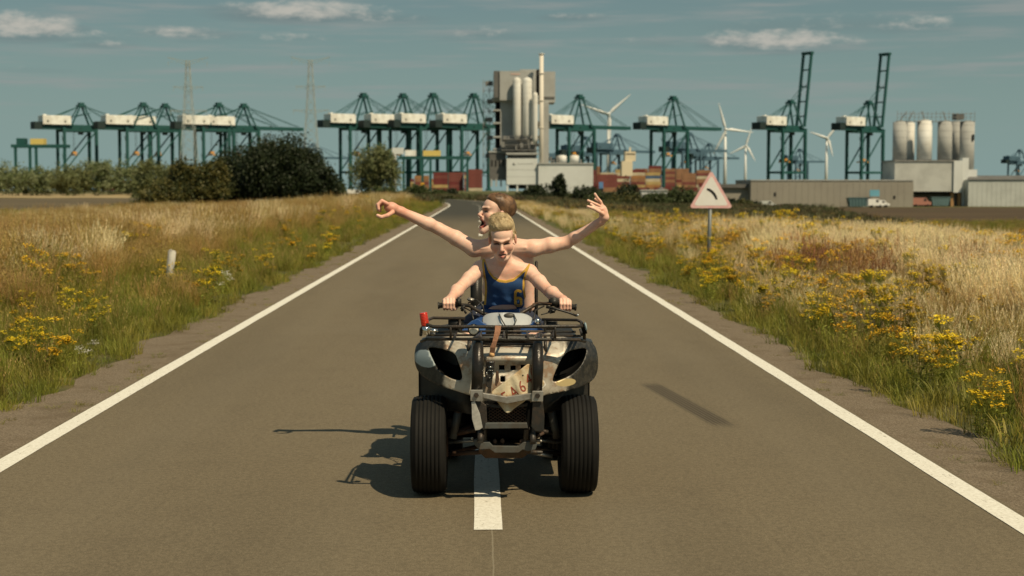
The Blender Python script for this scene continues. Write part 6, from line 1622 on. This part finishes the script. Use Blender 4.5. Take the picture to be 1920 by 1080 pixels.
# arm opening edges (x as a function of z) and the neck opening (z as a function of x)
eL = prof([(907, 472), (904, 486), (904, 500), (906, 515), (909, 530), (909.5, 548), (908, 566), (907, 585)]); eR = prof([(1000, 488), (994, 499), (988, 511), (984, 526), (983.5, 542), (987, 558), (993, 572), (995, 585)])
nP = sorted([(at(a, b2, 9.80).x, at(a, b2, 9.80).z) for a, b2 in ((907, 480), (911, 492), (916, 506), (924, 517), (935, 523.5), (949, 525.5), (963, 522), (975, 513), (985, 503), (993, 493), (1000, 484))]); nP = np.array(nP)
xl = np.interp(gz, eL[:, 0], eL[:, 1])[None, None, :]; xr = np.interp(gz, eR[:, 0], eR[:, 1])[None, None, :]
side = np.maximum(xl - X, X - xr); front = Y_ < (D_che.y + .03)
zarm = at(950, 572, 9.85).z; side = side - np.clip((zarm - Z) * 2.5, 0, .5)        # below the arm openings the cloth goes round the sides
zn = np.interp(gx, nP[:, 0], nP[:, 1])[:, None, None]; neck = (Z - zn) * .8; neck = np.where(Y_ > D_nek.y + .03, (Z - (D_nek.z - .035)), neck)
hem_z = at(950, 573, 9.86).z + .007 * np.sin((gx - QX) * 22 + 1)[:, None, None] - .10 * np.clip((gy - 9.9) / .2, 0, 1)[None, :, None]; hem = hem_z - Z
fold = .006 * np.sin((X - QX) * 70 + 9 * (Z - 1.1)) * np.clip((1.16 - Z) / .1, 0, 1) + .005 * np.sin((Z - 1) * 95 + (X - QX) * 30) * np.clip((1.13 - Z) / .1, 0, 1)
loose = .009 + .022 * np.clip((1.22 - Z) / .18, 0, 1) * (Y_ < D_che.y + .05)
cut = np.maximum(np.maximum(side, neck), hem); FF = np.maximum(T_.F - loose - fold, cut)
FF = np.maximum(FF, -(T_.F + .012))
V, Q = T_.surface(FF.astype(np.float32))
V = relax(V, Q, 3); V, Q = refine(V, Q, np.ones(len(Q), bool), 2); P0 = V[Q].mean(1); SD = np.maximum(side, neck) + 0 * X; g_ = (P0 - T_.lo) / T_.h; i0 = np.clip(np.floor(g_).astype(int), 0, T_.n - 2); fr_ = g_ - i0; sd = 0
for a_ in (0, 1):
    for b_ in (0, 1):
        for c_ in (0, 1): sd = sd + SD[i0[:, 0] + a_, i0[:, 1] + b_, i0[:, 2] + c_] * (fr_[:, 0] if a_ else 1 - fr_[:, 0]) * (fr_[:, 1] if b_ else 1 - fr_[:, 1]) * (fr_[:, 2] if c_ else 1 - fr_[:, 2])
M_vest = mat('vest_blue', (.014, .060, .175), .75, var=.5, vscale=14, var_col=(.010, .035, .11), bump=.35, bscale=420); M_trim = mat('vest_yellow', (.52, .31, .045), .75, bump=.3, bscale=420)
edge_in = (sd > -.0135) | ((sd > -.026) & (sd < -.0205) & False)
vest = finish('vest', V, Q, None, dr, mi=edge_in.astype(int), mats=[M_vest, M_trim], smooth=0)
# the number 6, printed on the cloth
bv = BVHTree.FromPolygons([tuple(v) for v in V], [tuple(q) for q in Q])
def on_cloth(px, py, off=.006):
    p = at(px, py, 9.5); d = (p - CAM).normalized(); h = bv.ray_cast(CAM, d)
    return (h[0] - d * off) if h[0] is not None else at(px, py, 9.78)
b = MB(); w_ = 4
def stroke(path, w_):
    vs = []; fs = []; n_ = len(path)
    for i, (x, y) in enumerate(path):
        d = Vector(path[min(i + 1, n_ - 1)]) - Vector(path[max(i - 1, 0)]); d.normalize(); nx, ny = -d.y * w_ / 2, d.x * w_ / 2
        for t_ in (-1, -.33, .33, 1): vs.append(on_cloth(x + nx * t_, y + ny * t_))
    for i in range(n_ - 1):
        for j in range(3): fs.append((i * 4 + j, i * 4 + j + 1, i * 4 + 5 + j, i * 4 + 4 + j))
    b.add(vs, fs, True)
def lerp_path(P_, n_=5):
    o2 = []
    for i in range(len(P_) - 1):
        for k in range(n_): o2.append(tuple(Vector(P_[i]).lerp(Vector(P_[i + 1]), k / n_)))
    return o2 + [P_[-1]]
stroke(lerp_path([(976.5, 548.5), (975.5, 545.5), (970, 545), (967, 547), (966.2, 552), (966.2, 568), (967.2, 572), (971, 573.2), (975.5, 572.8), (977.2, 570), (977.0, 561.5), (975.2, 559.2), (971, 558.8), (968, 560)]), 4.9)
b.v = [tuple(v) for v in b.v]; dr_ = vest; dr_['_o'] = dr['_o']; b.build('number', M_trim, dr_, True)

# shorts
S_ = Vol((QX - .33, 9.50, .72), (QX + .33, 10.26, 1.08), .006); torso(S_, D_pel, D_wai, D_che, D_nek, D_sl, D_sr, 1.0, .95)
for sx in (-1, 1):
    kn = Vector((QX + sx * .262, 9.56, .80)); S_.cone(D_pel + Vector((sx * .085, -.02, -.03)), kn.lerp(D_pel, .35), .086, .074, .02); S_.cone(kn.lerp(D_pel + Vector((sx * .085, 0, 0)), .35), kn.lerp(D_pel, .12), .074, .066, .02)
gx, gy, gz = S_.grid(); X, Y_, Z = np.meshgrid(gx, gy, gz, indexing='ij'); kz = 1.005 + .02 * np.clip((Y_ - 9.9) / .3, 0, 1)
FF = np.maximum(np.maximum(S_.F - .013 - .004 * np.sin(X * 60 + Y_ * 40), Z - kz), (9.66 - Y_)); V, Q = S_.surface(FF.astype(np.float32))
finish('shorts', V, Q, mat('shorts_blue', (.020, .075, .24), .7, bump=.3, bscale=300), dr)
for sx in (-1, 1):
    b = MB(); b.rbox((QX + sx * .345, 9.55, .385), (.09, .25, .055), .025); b.rbox((QX + sx * .342, 9.60, .43), (.078, .12, .07), .03); b.build('shoe', mat('shoe_dark', (.05, .05, .055), .7), dr, True)

# hair: blond, swept up and to one side
def hair_shape(H, kind):
    Hh = Vol(tuple(H.O[i] - .19 for i in range(3)), tuple(H.O[i] + .22 for i in range(3)), .0045)
    if kind == 'quiff':
        H.ell(Hh, (0, -.030, .052), (.0775, .094, .084)); H.ell(Hh, (.002, -.010, .100), (.069, .080, .042), .03); H.ell(Hh, (.016, .040, .098), (.046, .034, .034), .03); H.ell(Hh, (-.024, .040, .104), (.040, .034, .034), .03); H.ell(Hh, (.008, -.012, .128), (.052, .055, .026), .03)
        H.ell(Hh, (0, .096, .004), (.064, .050, .064), .006, cut=True)
    else:
        H.ell(Hh, (0, -.030, .053), (.0795, .098, .083)); H.ell(Hh, (0, .020, .088), (.062, .060, .036), .03)
        H.ell(Hh, (0, .112, .020), (.075, .058, .072), .008, cut=True)
    for q in (-1, 1): H.ell(Hh, (q * .080, .012, -.028), (.040, .052, .040), .008, cut=True); 
    H.ell(Hh, (0, .02, -.10), (.13, .13, .085), .01, cut=True)
    return Hh.surface()
def hair(H, kind, mats_, root, L, w, n_, flow, seed):
    V, Q = hair_shape(H, kind); rs_ = np.random.RandomState(seed)
    for i in range(len(V)):
        p = Vector(V[i]); l_ = H.s * (.0036 if kind == 'quiff' else .0024) * (noise.noise(Vector((p.x * 48 + p.z * 26, p.y * 40, p.z * 14))) * 1.5); V[i] += np.array((p - H.w((0, -.02, .04))).normalized() * l_)
    root2 = finish('hair', V, Q, None, root, mats=[mats_[0]], smooth=1); root2['_o'] = root['_o']
    c_ = H.w((0, -.02, .02)); zt = np.array([H.local(v[None])[0] for v in V]); ok = np.where(zt[:, 2] > -.01)[0]; pick = rs_.choice(ok, n_); b = MB()
    for m_i in range(len(mats_)):
        sel = pick[m_i::len(mats_)]; b = MB(); pts = [V[i] - np.array((Vector(V[i]) - c_).normalized() * .004) for i in sel]
        dirs = []
        for i in sel:
            nrm = (Vector(V[i]) - c_).normalized(); l = zt[i]; f = H.R @ Vector(flow(l)); f = f - nrm * f.dot(nrm); dirs.append((nrm * .40 + f.normalized()).normalized())
        strands(b, pts, dirs, L, w, .1, rs_); o = b.build('strands', mats_[m_i], root2, True); o['kind'] = 'stuff'
M_bl = [mat('hair_blond', (.56, .44, .25), .55, spec=.5, var=.7, vscale=28, var_col=(.32, .22, .10), bump=.6, bscale=150), mat('hair_pale', (.70, .58, .36), .5, spec=.5, var=.8, vscale=24, var_col=(.42, .30, .15))]
hair(HD, 'quiff', M_bl, dr, .026, .0009, 9000, lambda l: (1.0 + .5 * l[0] / .07, -.9, 1.6 if l[2] > .05 else -3.5), 4)

# ================================================================== the passenger
ps = wthing('person', (QX + .01, 10.35, .88), 'shirtless boy behind the driver, arms spread wide, shouting with head turned aside', 'person')
YP = 10.20
P_pel = Vector((QX + .005, 10.42, .95)); P_wai = Vector((QX + .01, 10.36, 1.11)); P_che = Vector((at(947, 520, 10.28).x, 10.27, 1.245)); P_nek = Vector(at(937, 452, 10.20))
P_sl, P_sr = at(889, 466, 10.20), at(1000, 465, 10.20)
P_el, P_er = at(822, 428.5, 10.24), at(1062, 455, 10.22); P_wl, P_wr = at(752, 396.5, 10.16), at(1127, 415, 10.12)
HP = Head(at(930, 400, 10.12), 111, 12, -4, 1.04)
F = Vol((at(700, 400, 10.2).x, 9.78, .30), (at(1148, 400, 10.2).x, 10.66, 1.84), .0044)
torso(F, P_pel, P_wai, P_che, P_nek, P_sl, P_sr, 1.27, 1.0)
for a_, b_ in (((915, 486), (922, 530)), ((989, 484), (990, 575))): F.cone(at(*a_, 10.25), at(*b_, 10.32), .042, .045, .03)
F.ell(P_che + Vector((-.07, .0, .075)), (.085, .075, .085), .04); F.ell(P_che + Vector((.075, .0, .075)), (.085, .075, .085), .04)
arm(F, P_sl, P_el, P_wl, (.054, .047, .041, .042, .030)); arm(F, P_sr, P_er, P_wr, (.055, .049, .042, .039, .027))
F.cone(P_nek + Vector((0, .01, -.02)), HP.w((0, -.035, -.04)), .056, .052, .022); F.cone(P_nek + Vector((-.02, -.035, .0)), HP.w((0, .0, -.10)), .026, .026, .02)
HP.skull(F, 'shout')
# left-hand side of the picture: fingers curled over an open thumb
pa = at(733, 389, 10.14); F.cone(P_wl, pa, .032, .034, .014); F.ell(pa, (.046, .046, .036), .012)
for i, (dy, a) in enumerate(((-.036, 1.0), (-.013, 1.06), (.010, 1.0), (.032, .85))):
    k0 = at(727, 382.5 + i * .8, 10.14 + dy); k1 = at(727 - 11 * a, 376.5 + i * 1.2, 10.14 + dy * 1.1); k2 = at(727 - 18.5 * a, 383.5 + i * 1.2, 10.13 + dy * 1.1); k3 = at(727 - 17 * a, 392 + i * 1.2, 10.12 + dy)
    fingers(F, [[k0, k1, k2, k3]], .0135, .0105)
fingers(F, [[at(736, 398, 10.10), at(726, 404, 10.07), at(715, 407, 10.06), at(708, 404, 10.06)]], .0155, .0115)
# right-hand side: wrist bent back, fingers fanned
pb = at(1131.5, 399, 10.10); F.cone(P_wr, at(1134, 407, 10.10), .028, .027, .012); F.cone(at(1134, 407, 10.10), pb, .028, .028, .012); F.ell(at(1131, 396, 10.10), (.028, .032, .040), .012); F.ell(at(1129, 391, 10.10), (.022, .034, .024), .010)
fingers(F, [[at(1129, 386, 10.12), at(1126, 378, 10.11), at(1120, 371, 10.10), at(1115.5, 363.5, 10.09)], [at(1131, 388, 10.14), at(1127, 381, 10.15), at(1121, 376.5, 10.15), at(1116, 373, 10.15)], [at(1127, 388, 10.09), at(1119, 383.5, 10.07), at(1110, 379.5, 10.06), at(1102.5, 376, 10.05)], [at(1126, 392, 10.06), at(1118, 389.5, 10.03), at(1112, 386, 10.02), at(1108, 382.5, 10.02)]], .0115, .0088)
fingers(F, [[at(1130, 401, 10.07), at(1122, 396, 10.03), at(1112, 390.5, 10.01), at(1102, 387, 10.00)]], .0130, .0090)
for sx in (-1, 1):
    kn = Vector((QX + sx * .30, 9.95, .80)); an = Vector((QX + sx * .36, 10.08, .44))
    F.cone(P_pel + Vector((sx * .085, -.02, -.03)), kn, .088, .058, .02); F.cone(kn, an, .056, .036, .015)
V, Q = face_refined(HP, *F.surface())
C = base_paint(V, [(P_wl, .09, (.60, .25, .17), .55), (at(722, 388, 10.1), .10, (.60, .24, .16), .6), (P_wr, .05, (.58, .27, .18), .5), (at(1120, 385, 10.1), .07, (.62, .32, .22), .45), (P_er, .05, (.58, .30, .20), .45), (P_el, .06, (.60, .32, .22), .3), (at(978, 446, 10.12), .016, (.55, .14, .10), .9), (at(895, 478, 10.12), .05, (.5, .26, .2), .4), (at(985, 490, 10.15), .05, (.62, .34, .25), .5)])
HP.paint(V, C, 'shout', (.12, .06, .03)); finish('body', V, Q, M_skin, ps, C, smooth=0)
M_br = [mat('hair_brown', (.23, .125, .06), .5, spec=.5, var=.9, vscale=14, var_col=(.055, .032, .018)), mat('hair_auburn', (.30, .16, .07), .5, spec=.5), mat('hair_deep', (.030, .018, .012), .5)]
hair(HP, 'short', M_br, ps, .014, .0010, 8000, lambda l: (0, -1.5, -.2), 5)
S_ = Vol((QX - .36, 9.85, .70), (QX + .36, 10.66, 1.10), .007); torso(S_, P_pel, P_wai, P_che, P_nek, P_sl, P_sr, 1.0, .98)
for sx in (-1, 1): S_.cone(P_pel + Vector((sx * .085, -.02, -.03)), Vector((QX + sx * .30, 9.95, .80)), .094, .070, .02)
gx, gy, gz = S_.grid(); X, Y_, Z = np.meshgrid(gx, gy, gz, indexing='ij'); FF = np.maximum(np.maximum(S_.F - .013, Z - 1.03), 10.02 - Y_); V, Q = S_.surface(FF.astype(np.float32))
finish('shorts', V, Q, mat('shorts_navy', (.018, .024, .045), .8), ps)
for sx in (-1, 1):
    b = MB(); b.rbox((QX + sx * .365, 10.02, .395), (.09, .26, .06), .025); b.rbox((QX + sx * .362, 10.07, .44), (.08, .12, .07), .03); b.build('shoe', mat('shoe_pale', (.40, .39, .36), .7), ps, True)
